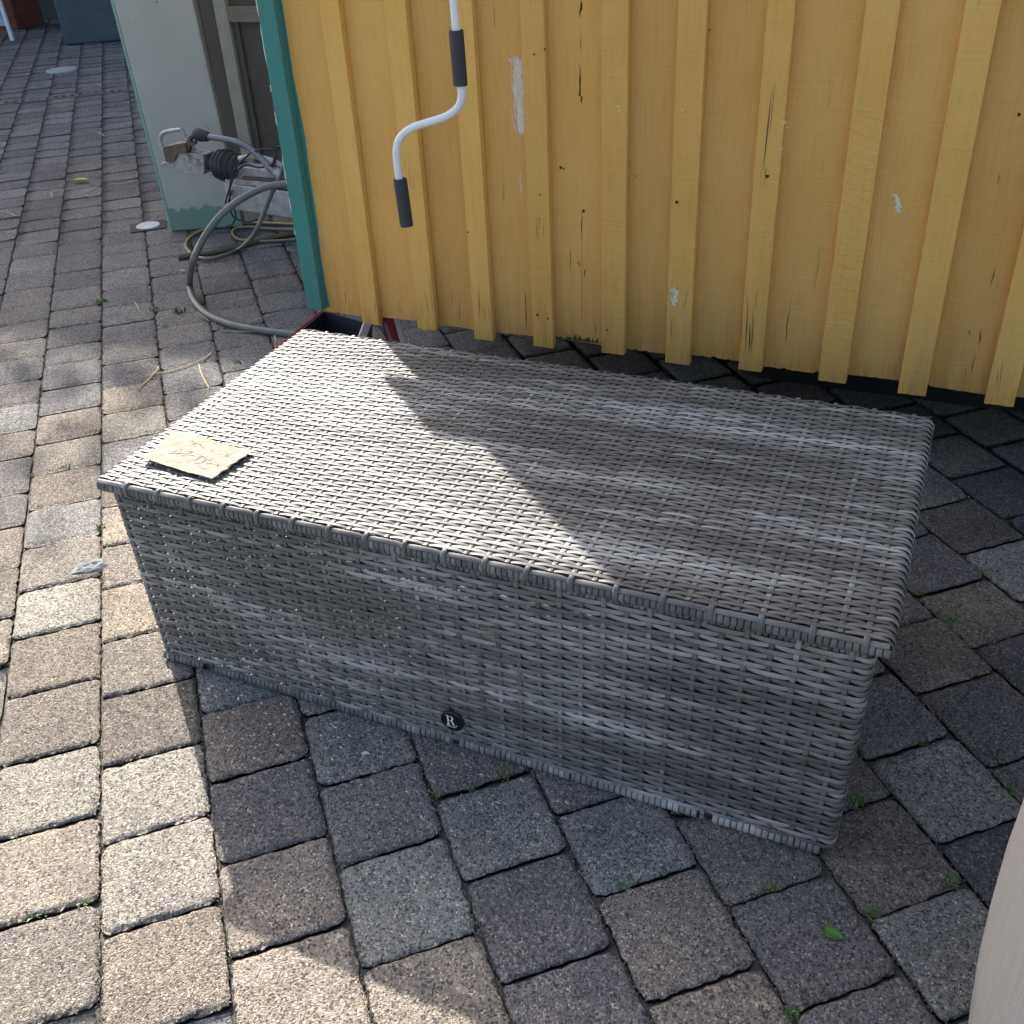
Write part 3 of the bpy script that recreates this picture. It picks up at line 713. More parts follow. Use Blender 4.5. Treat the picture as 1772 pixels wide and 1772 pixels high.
# cracks, flakes, splashes on the boards (worked out on the wall plane)
def on_wall(px, py, proud=0.0):
    p = onplane(px, py, (0, SW-proud, 0), (-.0065, 1, 0)); return p
ck = MB()
def crack(pts, wd, proud, mb=ck):
    P = np.array([on_wall(a, b, proud+.0006) for a, b in pts]); n = len(P)
    m_ = 4*(n-1)+1; t = np.linspace(0, n-1, m_); Q = np.stack([np.interp(t, range(n), P[:, i]) for i in range(3)], 1)
    ws = wd*np.sin(np.linspace(.15, math.pi-.05, m_))*rs.uniform(.6, 1.3, m_); Q[:, 0] += rs.normal(0, wd*.35, m_)
    L = Q.copy(); L[:, 0] -= ws/2; R2 = Q.copy(); R2[:, 0] += ws/2
    V = np.concatenate([L, R2]); mb.add(V, [(i, m_+i, m_+i+1, i+1) for i in range(m_-1)])
B = .024
for pts, wd, pr in [(([(908, 500), (910, 540), (911, 575)]), .0022, 0), ([(1004, 0), (1005, 30)], .006, 0), ([(1005, 60), (1005, 90)], .0015, 0), ([(1004, 112), (1005, 165), (1006, 180)], .0045, 0),
    ([(1007, 365), (1007, 420)], .0022, 0), ([(1007, 420), (1007, 575)], .0011, 0), ([(987, 430), (987, 470)], .0016, 0), ([(1002, 452), (1002, 463)], .003, 0), ([(1012, 466), (1011, 480)], .003, 0),
    ([(1367, 530), (1358, 595)], .0028, 0), ([(1366, 530), (1368, 520)], .001, 0), ([(1398, 580), (1396, 628)], .003, 0), ([(1393, 600), (1387, 626)], .002, 0), ([(1425, 585), (1418, 634)], .0022, 0),
    ([(1470, 60), (1458, 190)], .0016, 0), ([(1468, 60), (1464, 80)], .003, 0), ([(1441, 235), (1437, 260)], .003, 0), ([(1446, 240), (1436, 340)], .0016, 0), ([(1438, 280), (1430, 330)], .003, 0), ([(1443, 295), (1440, 325)], .003, 0), ([(1434, 345), (1428, 395)], .0018, 0),
    ([(1421, 340), (1418, 355)], .002, 0), ([(1425, 310), (1422, 330)], .002, 0),
    ([(1722, 465), (1714, 500)], .0026, 0), ([(1698, 570), (1692, 600)], .003, 0), ([(1680, 572), (1677, 580)], .004, 0), ([(1688, 610), (1680, 650)], .0018, 0), ([(1672, 635), (1670, 655)], .001, 0), ([(1730, 300), (1726, 320)], .0015, 0),
    ([(648, 515), (650, 545)], .0012, B), ([(596, 505), (600, 530)], .0016, 0), ([(590, 515), (592, 530)], .001, 0), ([(690, 520), (694, 545)], .0012, 0), ([(734, 500), (744, 552)], .0014, B), ([(728, 520), (733, 550)], .001, B), ([(742, 470), (750, 550)], .001, B),
    ([(794, 515), (796, 560)], .0014, 0), ([(782, 500), (783, 530)], .001, 0), ([(835, 520), (840, 560)], .001, B), ([(828, 500), (830, 550)], .0012, B), ([(845, 525), (848, 565)], .0009, B),
    ([(928, 375), (930, 420)], .0012, B), ([(933, 370), (934, 400)], .0009, B), ([(940, 385), (941, 410)], .0009, B), ([(707, 285), (711, 330)], .0009, B), ([(714, 300), (717, 340)], .0009, B),
    ([(1030, 560), (1030, 585)], .0012, 0), ([(1285, 520), (1282, 600)], .0016, B), ([(1294, 515), (1290, 615)], .0020, B), ([(1303, 530), (1301, 610)], .0022, B), ([(1310, 500), (1306, 540)], .0012, B), ([(1298, 560), (1296, 615)], .0028, B),
    ([(1336, 150), (1320, 300)], .0022, B), ([(1342, 140), (1330, 240)], .001, B), ([(1326, 290), (1322, 320)], .0014, B),
    ([(1163, 545), (1161, 590)], .0012, B), ([(1190, 500), (1182, 540)], .0010, B), ([(1728, 640), (1724, 670)], .0012, B), ([(1735, 620), (1730, 672)], .001, B)]:
    crack(pts, wd, pr)
for a, b, r_, pr in [(943, 85, .003, B), (924, 94, .003, B), (809, 402, .0035, B), (934, 337, .003, B), (1228, 52, .0025, B), (1100, 305, .0025, 0), (970, 290, .005, 0), (975, 292, .003, 0), (1010, 365, .006, 0), (1764, 198, .005, 0), (1328, 305, .006, B), (1171, 350, .005, B), (930, 545, .004, B), (948, 551, .004, B), (1051, 571, .004, B)]:
    c_ = on_wall(a, b, pr+.0008); t = np.linspace(0, 2*math.pi, 9, endpoint=False)
    rr = r_*rs.uniform(.5, 1, 9); ck.add([(c_[0]+q*math.cos(u), c_[1], c_[2]+q*math.sin(u)*1.1) for q, u in zip(rr, t)], [tuple(range(9))])
ck.build('wood_cracks', M_CRACK, shed)
# dark mould ragged along the foot of the boards
mo = MB()
for x in np.linspace(.42, .62, 70):
    h = rs.uniform(.002, .018)*(1.4 if x > .5 else .8); y = yw(x)-.0009; w_ = rs.uniform(.001, .004)
    mo.add([(x-w_, y, SZ+.004), (x+w_, y, SZ+.004), (x+w_*.4, y, SZ+h), (x-w_*.5, y, SZ+h*.8)], [(0, 1, 2, 3)])
M_MOULD = simple('green_mould', (0.05, 0.055, 0.02), 0.95); mo.build('mould', M_MOULD, shed)
# white splashes of bird droppings, ragged streaks on the boards
M_SPLASH = simple('dried_white_splash', (0.76, 0.68, 0.57), 0.8, var=.05)
def streak(px0, py0, px1, py1, wd, proud, cnt, spread, mat=None):
    ws = MB()
    for _ in range(cnt):
        t0 = rs.uniform(0, .85); t1 = min(1, t0+rs.uniform(.05, .3)); sx_ = rs.normal(0, spread*(1-.6*t0))
        A = np.array([px0+(px1-px0)*t0+sx_, py0+(py1-py0)*t0]); Bp = np.array([px0+(px1-px0)*t1+sx_*.8, py0+(py1-py0)*t1])
        crack([tuple(A), tuple((A+Bp)/2+rs.normal(0, 1.0, 2)), tuple(Bp)], rs.uniform(.3, 1)*wd, proud, ws)
    ws.build('white_splash' if mat is None else 'paint_chip', mat or M_SPLASH, shed)
streak(893, 92, 902, 235, .0045, 0, 120, 8); streak(893, 92, 896, 130, .003, 0, 26, 11); streak(901, 235, 901, 335, .0016, 0, 9, .6); streak(901, 315, 902, 340, .004, 0, 7, 2)
streak(1168, 495, 1166, 530, .008, B, 34, 5); streak(1552, 335, 1555, 370, .006, 0, 30, 4); M_CHIP = simple('pale_yellow_primer', (0.80, 0.62, 0.30), 0.7)
streak(1178, 183, 1180, 205, .004, B, 7, 3, M_CHIP); streak(1355, 203, 1360, 222, .006, B, 7, 5, M_CHIP); streak(1345, 255, 1348, 262, .006, B, 4, 5, M_CHIP); streak(1070, 180, 1072, 195, .006, B, 6, 8, M_CHIP); streak(1512, 262, 1518, 268, .007, B, 4, 3, M_CHIP)
sk_ = MB()
for q in range(26):      # curved saw marks on one batten
    py = 190+q*17.5; L_ = on_wall(1478-q*1.7+6*math.sin(q), py, B+.0004); R_ = on_wall(1518-q*1.9, py+9+rs.normal(0, 3), B+.0004)
    x0 = 1.201; x1 = 1.266; z0 = L_[2]
    xs = np.linspace(x0, x1, 6); zz = z0-.022*((xs-x0)/(x1-x0))**.8; sk_.tube(np.stack([xs, np.full(6, yw(1.23)-B-.0001), zz], 1), .0006, 5)
sk_.build('saw_marks', M_BAT, shed, attrname='board')
# chassis with added light-blocking skirts, wheels
chassis_skirt = MB(); chassis_skirt.box((SX0+.1, SW+.42, .23), (SX1-.1, SW+.48, .30)); chassis_skirt.box((SX0+.1, SY1-.5, .23), (SX1-.1, SY1-.44, .30)); chassis_skirt.box((1.15, SW+.2, .2), (1.21, SY1-.1, .26))
chassis_skirt.box((.30, SY1-.12, .0), (SX1-.03, SY1-.08, .30)); chassis_skirt.box((.95, SW+.55, .0), (SX1-.05, SW+.58, .30)); chassis_skirt.box((SX1-.07, SW+.1, .0), (SX1-.04, SY1-.13, .30))  # black skirts, added to keep light out from under the shed
chassis_skirt.build('chassis', M_BLACK, shed)
for y in (SW+.24, SY1-.30):
    wh = MB(); th = np.linspace(0, 2*math.pi, 32, endpoint=False); c_ = np.array([2.75, y, .24])
    P = np.stack([c_[0]+.205*np.cos(th), np.full(32, c_[1]), c_[2]+.19*np.sin(th)], 1); wh.tube(P, .048, 10, closed=True, up=(0, 1, 0))
    t_ = wh.build('wheel', M_RUBBER, shed, smooth=True)
    ri = MB(); ri.tube([(2.75, y-.05, .24), (2.75, y+.05, .24)], .155, 24); ri.build('rim', M_GALV, t_)

# drawbar with coupling, handbrake and cable
HY = 2.12
def hp(a, b, dy=0): return ony(a, b, HY+dy)
db = MB()
p = [hp(397, 312), hp(560, 345), hp(560, 402), hp(405, 358)]       # box section drawbar
front = np.array(p); front[:, 1] = HY-.035
back = front.copy(); back[:, 1] = HY+.045
# true rectangle in world: level beam running under the shed
z_t = hp(402, 312)[2]; z_b = hp(405, 358)[2]; xL = hp(400, 335)[0]
db.obox((xL, HY-.035, z_b), (1.2, 0, -.06), (0, .08, 0), (0, 0, z_t-z_b))
drawbar = db.build('drawbar', M_GALV, shed, bevel=.006)
cb = MB()
c0 = hp(425, 290); cb.obox((c0[0]-.085, HY-.04, z_t-.004), (.30, 0, 0), (0, .085, 0), (0, 0, .022)); cb.obox((c0[0]-.05, HY-.03, z_t+.0175), (.30, 0, -.01), (0, .065, 0), (0, 0, .05))
cb.build('clamp_block', M_GALV, drawbar, bevel=.004)
rp = MB(); a_ = hp(440, 303); rp.obox((a_[0]-.03, HY-.045, z_t+.019), (.18, 0, 0), (0, .05, 0), (0, 0, .012)); rp.build('rusty_plate', M_RUST, drawbar, bevel=.003)
bt = MB(); a_ = hp(417, 305); bt.lathe((a_[0], HY-.02, z_t+.018), [(.016, 0), (.017, .008), (.016, .02), (.009, .021), (.009, .027)], 6); bt.build('bolt', M_GALV, drawbar)
# coupling head: stepped casting, narrow neck, jaws
cast = MB()
def slab(poly, d0, d1, mb):
    P = [hp(a, b) for a, b in poly]; n = len(P)
    V = [(q[0], HY+d0, q[2]) for q in P]+[(q[0], HY+d1, q[2]) for q in P]
    mb.add(V, [tuple(range(n))[::-1], tuple(range(n, 2*n))]+[(i, (i+1) % n, n+(i+1) % n, n+i) for i in range(n)])
slab([(286, 254), (300, 248), (322, 247), (333, 262), (362, 264), (361, 299), (340, 299), (318, 294), (304, 285), (287, 285), (287, 279), (294, 276)], -.032, .032, cast)
slab([(332, 260), (362, 263), (361, 272), (333, 271)], -.036, -.030, cast)
coupling = cast.build('coupling_head', M_CAST, drawbar, bevel=.006, bseg=2)
cz = MB(); slab([(292, 250), (330, 243), (334, 262), (318, 262), (312, 276), (298, 276)], -.040, -.0325, cz)
slab([(326, 262), (332, 236), (336, 232), (338, 236), (334, 262)], -.03, -.01, cz); slab([(330, 246), (344, 241), (344, 248), (332, 252)], -.028, -.008, cz)
cz.build('rusty_catch', M_RUST, drawbar, bevel=.002)
hd = MB()
P = [hp(*q) for q in ((283, 262), (277, 245), (279, 234), (286, 228), (300, 226), (314, 224), (318, 232), (320, 240), (328, 245), (333, 247))]
P = np.array(P); t = np.linspace(0, len(P)-1, 40); P = np.stack([np.interp(t, range(len(P)), P[:, i]) for i in range(3)], 1)
P[1:-1] = (P[:-2]+P[1:-1]*2+P[2:])/4; hd.tube(P, .0085, 10, flat=1.0); hd.build('coupling_handle', M_CAST, drawbar, smooth=True)
bl = MB(); A = hp(361, 280); Bq = hp(418, 292); n = 44; t = np.linspace(0, 1, n); Cc = A[None]*(1-t[:, None])+Bq[None]*t[:, None]
rr = np.interp(t, [0, .13, .2, .34, .6, 1], [.027, .027, .034, .056, .062, .044])+.0035*np.sin(t*math.pi*2*7)
bl.tube(Cc, rr, 24, flat=1.0); bl.build('bellows', M_RUBBER, drawbar, smooth=True)
hb = MB(); P = np.array([hp(*q) for q in ((372, 230), (400, 234), (424, 239), (444, 248), (462, 264), (478, 280), (495, 300), (515, 318))]); t = np.linspace(0, 7, 40)
P = np.stack([np.interp(t, range(8), P[:, i]) for i in range(3)], 1); P[1:-1] = (P[:-2]+P[1:-1]*2+P[2:])/4; P[:, 1] -= .055
hb.tube(P, .0125, 12); brake = hb.build('brake_lever', simple('dull_steel_tube', (.20, .21, .22), .4, metal=.6), shed, smooth=True)
gp = MB(); A = P[0]+np.array([.012, 0, -.001]); Bq = np.array(hp(351, 226)); Bq[1] = A[1]; t = np.linspace(0, 1, 12)
gp.tube(A[None]*(1-t[:, None])+Bq[None]*t[:, None], np.interp(t, [0, .1, .6, .9, 1], [.016, .019, .025, .023, .012]), 14); gp.build('lever_grip', M_RUBBER, brake, smooth=True)
br2 = MB(); a_ = hp(455, 285)
br2.tube([hp(415, 275, -.04), hp(440, 270, -.04), hp(470, 278, -.04), hp(500, 292, -.04)], .012, 10); br2.tube([hp(462, 285, -.05), hp(480, 300, -.05)], .017, 12); br2.tube([hp(478, 296, -.05), hp(495, 310, -.05)], .022, 12)
br2.build('brake_linkage', M_CAST, drawbar, smooth=True)
def spline(pts, n=80, smooth=6):
    P = np.array(pts, float); m_ = len(P); t = np.linspace(0, m_-1, n); out = np.zeros((n, P.shape[1]))
    for i in range(n):        # Catmull-Rom
        k_ = min(int(t[i]), m_-2); f = t[i]-k_
        p0, p1, p2, p3 = P[max(k_-1, 0)], P[k_], P[k_+1], P[min(k_+2, m_-1)]
        out[i] = .5*((2*p1)+(-p0+p2)*f+(2*p0-5*p1+4*p2-p3)*f*f+(-p0+3*p1-3*p2+p3)*f**3)
    return out
wi = MB()
for pts in ([(505, 262), (470, 258), (440, 262), (412, 285), (400, 310), (398, 345), (408, 370), (402, 388), (390, 392)], [(470, 250), (478, 262), (474, 282), (450, 290), (425, 286), (408, 300), (396, 330), (390, 352)],
            [(500, 250), (480, 255), (476, 268), (472, 286), (470, 295)], [(402, 330), (396, 350), (402, 372), (412, 380), (430, 384), (445, 380)]):
    wi.tube(spline([hp(a, b, -.06) for a, b in pts], 60), .0038, 8)
wi.build('brake_wiring', M_RUBBER, shed, smooth=True)

# ---------------------------------------------------------------- awning crank hanging in front of the wall
CY = 1.0
ck0 = ony(785, 0, CY)
crank = thing('crank_handle', tuple(ony(700, 390, CY)), 'white bent metal awning crank with two dark grey grips hanging before the yellow wall', 'crank handle')
pts = [(785, 0), (789, 50), (794, 100), (798, 150), (799, 165), (795, 182), (784, 194), (768, 203), (740, 212), (716, 220), (700, 230), (690, 243), (686, 260), (687, 280), (691, 312)]
P = [ony(a, b, CY) for a, b in pts]; P0 = P[0]; P1 = P[1]
up = [P0+(np.array([P0[0], CY, P0[2]+h])-P0) for h in (1.25, .8, .4)]
tb = MB(); Q = np.concatenate([np.array(up), spline(P, 90)]); tb.tube(Q, .0095, 14); tb.build('tube', M_WHITE, crank, smooth=True)
for (a0, b0), (a1, b1) in (((789, 52), (797, 148)), ((692, 309), (704, 391))):
    A, Bq = ony(a0, b0, CY), ony(a1, b1, CY); t = np.linspace(0, 1, 14)
    g_ = MB(); g_.tube(A[None]*(1-t[:, None])+Bq[None]*t[:, None], np.interp(t, [0, .02, .06, .94, .98, 1], [.0165, .0182, .0172, .0168, .0178, .0165]), 20); g_.build('grip', M_GRIP, crank, smooth=False, bevel=.001)
# awning rolled up under the eaves, the crank hangs from it
aw = thing('rolled_awning', (0, CY+.1, 2.45), 'white awning cassette above the yellow wall holding the crank', 'awning')
a2 = MB(); a2.box((-.2, CY+.02, 2.40), (2.4, SW-.03, 2.54)); a2.build('cassette', M_WHITE, aw, bevel=.02)
a3 = MB(); a3.tube([(P0[0], CY, P0[2]+1.24), (P0[0], CY, P0[2]+1.262), (P0[0]+.01, CY+.03, 2.47)], .008, 8); a3.build('crank_eye', M_GALV, aw)

# ---------------------------------------------------------------- hoses and cables lying by the drawbar
M_HOSE = simple('grey_green_hose', (0.135, 0.14, 0.125), 0.45, var=.15, bumps=.15, bscale=80)
def mat_stripe():
    m, nt, b = new_mat('grey_hose_yellow_stripe')
    a = nd(nt, 'ShaderNodeAttribute', attribute_name='board')
    f = ramp(nt, a.outputs['Fac'], [(0.62, (0, 0, 0)), (0.66, (1, 1, 1))]).outputs[0]
    nt.links.new(mixc(nt, f, (0.10, 0.11, 0.11), (0.42, 0.28, 0.07)), b.inputs['Base Color']); b.inputs['Roughness'].default_value = .5
    return m
M_STR = mat_stripe()
hose = thing('garden_hose', tuple(onz(430, 560, 0)), 'thick grey hose looping from the trailer drawbar down onto the paving', 'hose')
hpts = [ony(520, 314, 2.0), ony(495, 318, 1.99), ony(462, 323, 1.97), ony(430, 337, 1.94), ony(398, 358, 1.90), ony(370, 386, 1.85), ony(348, 420, 1.79), ony(333, 455, 1.73), onz(328, 490, .05), onz(336, 520, .02), onz(358, 543, .013), onz(392, 559, .013), onz(430, 568, .013), onz(470, 574, .013), onz(510, 579, .013), onz(560, 585, .013)]
hm = MB(); hm.tube(spline(hpts, 120), .0135, 14); hm.build('hose_tube', M_HOSE, hose, smooth=True)
cab = thing('striped_cable', tuple(onz(420, 440, 0)), 'thinner grey cable with yellow stripe coiled under the drawbar', 'cable')
def striped(pts, r, tw=1.0, n=120):
    P = spline(pts, n); m_ = MB(); m_.tube(P, r, 12, attr=0.0)
    att = np.tile(np.array([1.0 if k_ in (2, 3, 4) else .0 for k_ in range(12)]), n); m_.a = [att]; return m_
striped([ony(492, 285, 2.0), ony(484, 308, 2.0), ony(470, 335, 1.98), ony(455, 372, 1.95), ony(440, 405, 1.93), onz(418, 428, .03), onz(395, 440, .012), onz(365, 448, .012), onz(338, 444, .012), onz(324, 432, .012), onz(322, 420, .012), onz(336, 406, .012), onz(365, 394, .012), onz(400, 388, .012), onz(440, 386, .012), onz(500, 388, .012), onz(560, 392, .012)], .0085).build('cable_loop', M_STR, cab, smooth=True, attrname='board')
striped([onz(560, 400, .01), onz(500, 398, .01), onz(460, 396, .01), onz(430, 393, .01), onz(408, 396, .01), onz(402, 404, .01), onz(412, 414, .01), onz(440, 418, .01), onz(480, 417, .01), onz(540, 413, .01)], .0075).build('cable_coil', M_STR, cab, smooth=True, attrname='board')
pipe = MB(); pipe.tube(spline([onz(308, 446, .012), onz(340, 440, .012), onz(372, 436, .012), onz(420, 425, .012), onz(460, 414, .012), onz(520, 402, .012)], 40), .012, 12)
tag(pipe.build('brown_pipe', simple('dull_brown_pipe', (.10, .085, .07), .6), smooth=True), 'straight dull brown hose end lying on the paving under the coiled cable', 'hose')

# ---------------------------------------------------------------- painted panel and dark wooden hut behind the drawbar
def mat_panel():
    m, nt, b = new_mat('beige_paint_over_green')
    co_ = objco(nt); sx = nd(nt, 'ShaderNodeSeparateXYZ'); nt.links.new(co_, sx.inputs[0])
    n = noise(nt, co_, 14, 6, .6)
    edge = math_n(nt, 'ADD', sx.outputs[2], math_n(nt, 'MULTIPLY', math_n(nt, 'SUBTRACT', n.outputs[0], .5), .16))
    f = ramp(nt, edge, [(0.095, (1, 1, 1)), (0.105, (0, 0, 0))]).outputs[0]
    side = nd(nt, 'ShaderNodeAttribute', attribute_name='board')
    n2 = noise(nt, co_, 5, 4, .6)
    be = ramp(nt, n2.outputs[0], [(.3, (.385, .39, .33)), (.7, (.44, .445, .38))]).outputs[0]
    be = mixc(nt, f, be, (.17, .27, .205))
    be = mixc(nt, ramp(nt, side.outputs['Fac'], [(.4, (0, 0, 0)), (.6, (1, 1, 1))]).outputs[0], be, (.22, .40, .31))
    ch_ = noise(nt, co_, 42, 3, .5); be = mixc(nt, ramp(nt, ch_.outputs[0], [(.735, (0, 0, 0)), (.745, (1, 1, 1))]).outputs[0], be, (.05, .05, .045))
    nt.links.new(be, b.inputs['Base Color']); b.inputs['Roughness'].default_value = .55
    return m
M_PANEL = mat_panel()
pa = onz(300, 402); ang = rad(27); pd = np.array([math.cos(ang), math.sin(ang), 0]); pn_ = np.array([-math.sin(ang), math.cos(ang), 0])
pt = thing('painted_panel', (pa[0], pa[1], 0), 'upright beige painted panel with green edges standing left of the teal corner trim', 'panel')
PWID = .335; PHT = 1.75; lean = np.array([-.035, .0, 0])*PHT+np.array([0, 0, PHT])
pm = MB(); o_ = np.array([pa[0], pa[1], .004])
pm.obox(o_, pd*PWID, pn_*.07, lean, attr=0.0)
pm.build('panel_board', M_PANEL, pt, bevel=.008, bseg=3, attrname='board')
pe2 = MB(); pe2.obox(o_-pd*.0125+pn_*.004, pd*.012, pn_*.062, lean, attr=1.0); pe2.build('green_edge', M_PANEL, pt, bevel=.003, attrname='board')
M_DWOOD = mat_wall('weathered_grey_wood', (0.085, 0.078, 0.068), (0.115, 0.105, 0.09), 'z', (0.05, 0.047, 0.042))
M_DWOOD2 = mat_wall('brown_rail_wood', (0.20, 0.165, 0.125), (0.24, 0.20, 0.155), 'x')
M_POST = simple('beige_painted_post', (0.33, 0.325, 0.28), .6)
hut = thing('wooden_hut', (-1.8, 3.02, 0), 'dark weathered wooden hut with a beige post, half hidden behind the panel and shed', 'hut')
YH = 3.02
h1 = MB(); x_ = ony(362, 100, YH)[0]
for q in range(12): h1.box((-2.28+q*.14, YH+.03, .0), (-2.28+q*.14+.137, YH+.05, 2.3), attr=q*.3)
h1.box((-2.28, YH+.051, 0), (-.62, 4.4, 2.3), attr=.5); h1.build('wall', M_DWOOD, hut, attrname='board')
h2 = MB(); xa = ony(388, 60, YH-.02)[0]; h2.box((xa-.033, YH-.02, 0), (xa+.038, YH+.0295, 2.2)); h2.build('corner_post', M_POST, hut, bevel=.004)
h3 = MB(); dx0 = ony(402, 120, YH)[0]; h3.box((dx0+.02, YH+.005, .12), (dx0+.62, YH+.0295, 2.0), attr=.7); dd = h3.build('door', M_DWOOD, hut, bevel=.004, attrname='board')
h4 = MB(); za = ony(430, 38, YH)[2]; zb = ony(430, 10, YH)[2]; h4.box((dx0+.0, YH-.018, za), (dx0+.64, YH+.004, zb), attr=.2)
h4.build('rail', M_DWOOD2, dd, bevel=.003, attrname='board')
h5 = MB(); h5.box((dx0+.055, YH-.006, .12), (dx0+.085, YH+.0045, za-.002), attr=.9); h5.build('stile', M_DWOOD, dd, bevel=.003, attrname='board')
h6 = MB(); h6.box((-2.4, YH-.08, 2.3), (-.6, 4.5, 2.37)); h6.build('roof', M_FELT, hut)

# ---------------------------------------------------------------- things under the shed
M_RED = simple('red_plastic', (0.30, 0.018, 0.03), .4, var=.1); M_NAVY = simple('black_navy_liner', (0.012, 0.014, 0.02), .5)
tray = thing('black_tray', (-.5, 1.6, 0), 'black tray with a red rim lying under the left end of the yellow shed', 'tray')
q0, q1, q2, q3 = onz(476, 604, .09), onz(560, 536, .09), onz(650, 560, .09), onz(610, 640, .09)
t1 = MB(); c4 = (q0+q1+q2+q3)/4
inn = [c4+(q-c4)*.93 for q in (q0, q1, q2, q3)]; low = [np.array([q[0], q[1], .01]) for q in [c4+(q-c4)*.86 for q in (q0, q1, q2, q3)]]
t1.add([*inn, *low], [(0, 1, 5, 4), (1, 2, 6, 5), (2, 3, 7, 6), (3, 0, 4, 7), (4, 5, 6, 7)]); t1.build('tray_pan', M_NAVY, tray)
t2 = MB(); rim = [q for q in (q0, q1, q2, q3)]; pts = []
for f in np.linspace(0, 1, 14): pts.append(rim[0]*(1-f)+rim[1]*f)
for f in np.linspace(.06, 1, 10): pts.append(rim[1]*(1-f)+(rim[1]+(rim[2]-rim[1])*.3)*f)
t2.tube(pts, .0042, 8); t2.build('tray_rim', M_RED, tray, smooth=True)
jk = thing('axle_stand', (-.3, 1.62, 0), 'red and white axle stand under the left end of the yellow shed', 'axle stand')
def st_pt(a, b): return ony(a, b, 1.40)
j1 = MB()
A, Bq = st_pt(650, 520), st_pt(624, 590); j1.tube([A, Bq], .028, 4, flat=.5); A, Bq = st_pt(678, 520), st_pt(698, 592); j1.tube([A, Bq], .018, 4, flat=.5)
j1.build('white_leg', M_WHITE, jk)
j2 = MB(); A, Bq = st_pt(660, 518), st_pt(683, 596); j2.tube([A, Bq], np.array([.034, .042]), 4, flat=.6); A, Bq = st_pt(652, 540), st_pt(676, 548); j2.tube([A, Bq], .016, 8); j2.build('red_leg', M_RED, jk)
j3 = MB(); A, Bq = st_pt(674, 552), st_pt(688, 592); A[1] -= .03; Bq[1] -= .03; j3.tube([A, Bq], .010, 4, flat=.4); j3.build('reflector', M_GALV, jk)

# ---------------------------------------------------------------- crumpled note on the lid
def mat_paper():
    m, nt, b = new_mat('brown_kraft_paper'); co_ = objco(nt); n = noise(nt, co_, 60, 5, .6)
    nt.links.new(ramp(nt, n.outputs[0], [(.3, (.33, .265, .19)), (.7, (.39, .32, .235))]).outputs[0], b.inputs['Base Color']); b.inputs['Roughness'].default_value = .85
    bump(nt, b, noise(nt, co_, 500, 2).outputs[0], .2, .0005); return m
NZ = TOP+.0018
nc = [onz(303, 745, NZ), onz(438, 783, NZ+.001), onz(368, 832, NZ), onz(246, 797, NZ+.001)]
note = thing('paper_note', tuple((nc[0]+nc[2])/2), 'crumpled brown paper note with pen writing lying on the wicker lid', 'note')
N = 46; U, V2 = np.meshgrid(np.linspace(0, 1, N), np.linspace(0, 1, N), indexing='ij')
def note_pt(u, v, lift=0.0):
    u = np.asarray(u, float); v = np.asarray(v, float)
    P = ((1-u)*(1-v))[..., None]*nc[0]+(u*(1-v))[..., None]*nc[1]+(u*v)[..., None]*nc[2]+((1-u)*v)[..., None]*nc[3]
    h = .0014*np.sin(9*v+2*u)*np.sin(5*u+1)+.0016*np.abs(np.sin(14*v-3*u+.7))+.0012*np.sin(23*v+9*u)*np.sin(11*u-4*v)+.0009*np.abs(np.sin(31*u+17*v))
    h = h+.005*np.exp(-((1-u)/.10)**2)*(v*(1.2-v))*1.6+.004*np.clip((v-.88)/.12, 0, 1)**2*(1-u)*1.2
    e = .002*np.sin(u*19)*(v > .97)
    P = P.copy(); P[..., 2] += h+lift; return P
edge_w = .006*np.sin(U*13)*V2+.004*np.sin(V2*17)*U
P = note_pt(U, V2+edge_w*.6)
idx = np.arange(N*N).reshape(N, N); Q = np.stack([idx[:-1, :-1], idx[:-1, 1:], idx[1:, 1:], idx[1:, :-1]], -1).reshape(-1, 4)
no = arr_mesh('paper_sheet', P.reshape(-1, 3), Q, mat_paper(), note)
sm = no.modifiers.new('thick', 'SOLIDIFY'); sm.thickness = .0005; sm.offset = -1
hw = MB(); rw = np.random.default_rng(21)
strokes = [[(.30, .22), (.33, .16), (.35, .25), (.38, .17)], [(.40, .22), (.43, .19), (.44, .24), (.47, .20)], [(.33, .30), (.41, .28)], [(.47, .30), (.50, .24), (.51, .31)], [(.60, .24), (.62, .30)], [(.64, .25), (.66, .31)], [(.68, .24), (.74, .18), (.79, .24), (.73, .33), (.67, .31)], [(.80, .20), (.83, .33), (.86, .19)],
           [(.24, .60), (.30, .44), (.31, .64)], [(.22, .64), (.36, .56)], [(.36, .47), (.44, .45), (.37, .63), (.50, .52)], [(.48, .47), (.58, .49), (.50, .56)], [(.57, .60), (.60, .50), (.66, .54), (.64, .68), (.58, .68), (.57, .60)], [(.62, .66), (.68, .76), (.76, .78)], [(.70, .56), (.72, .64), (.76, .58)], [(.74, .60), (.80, .60), (.86, .59)], [(.84, .54), (.86, .63), (.90, .58)]]
for s_ in strokes:
    s2 = spline([(a, b) for a, b in s_], 16); hw.tube(note_pt(s2[:, 0], s2[:, 1], .0003), .00036, 5)
hw.build('handwriting', simple('dark_ink', (0.06, 0.06, 0.075), .6), note)

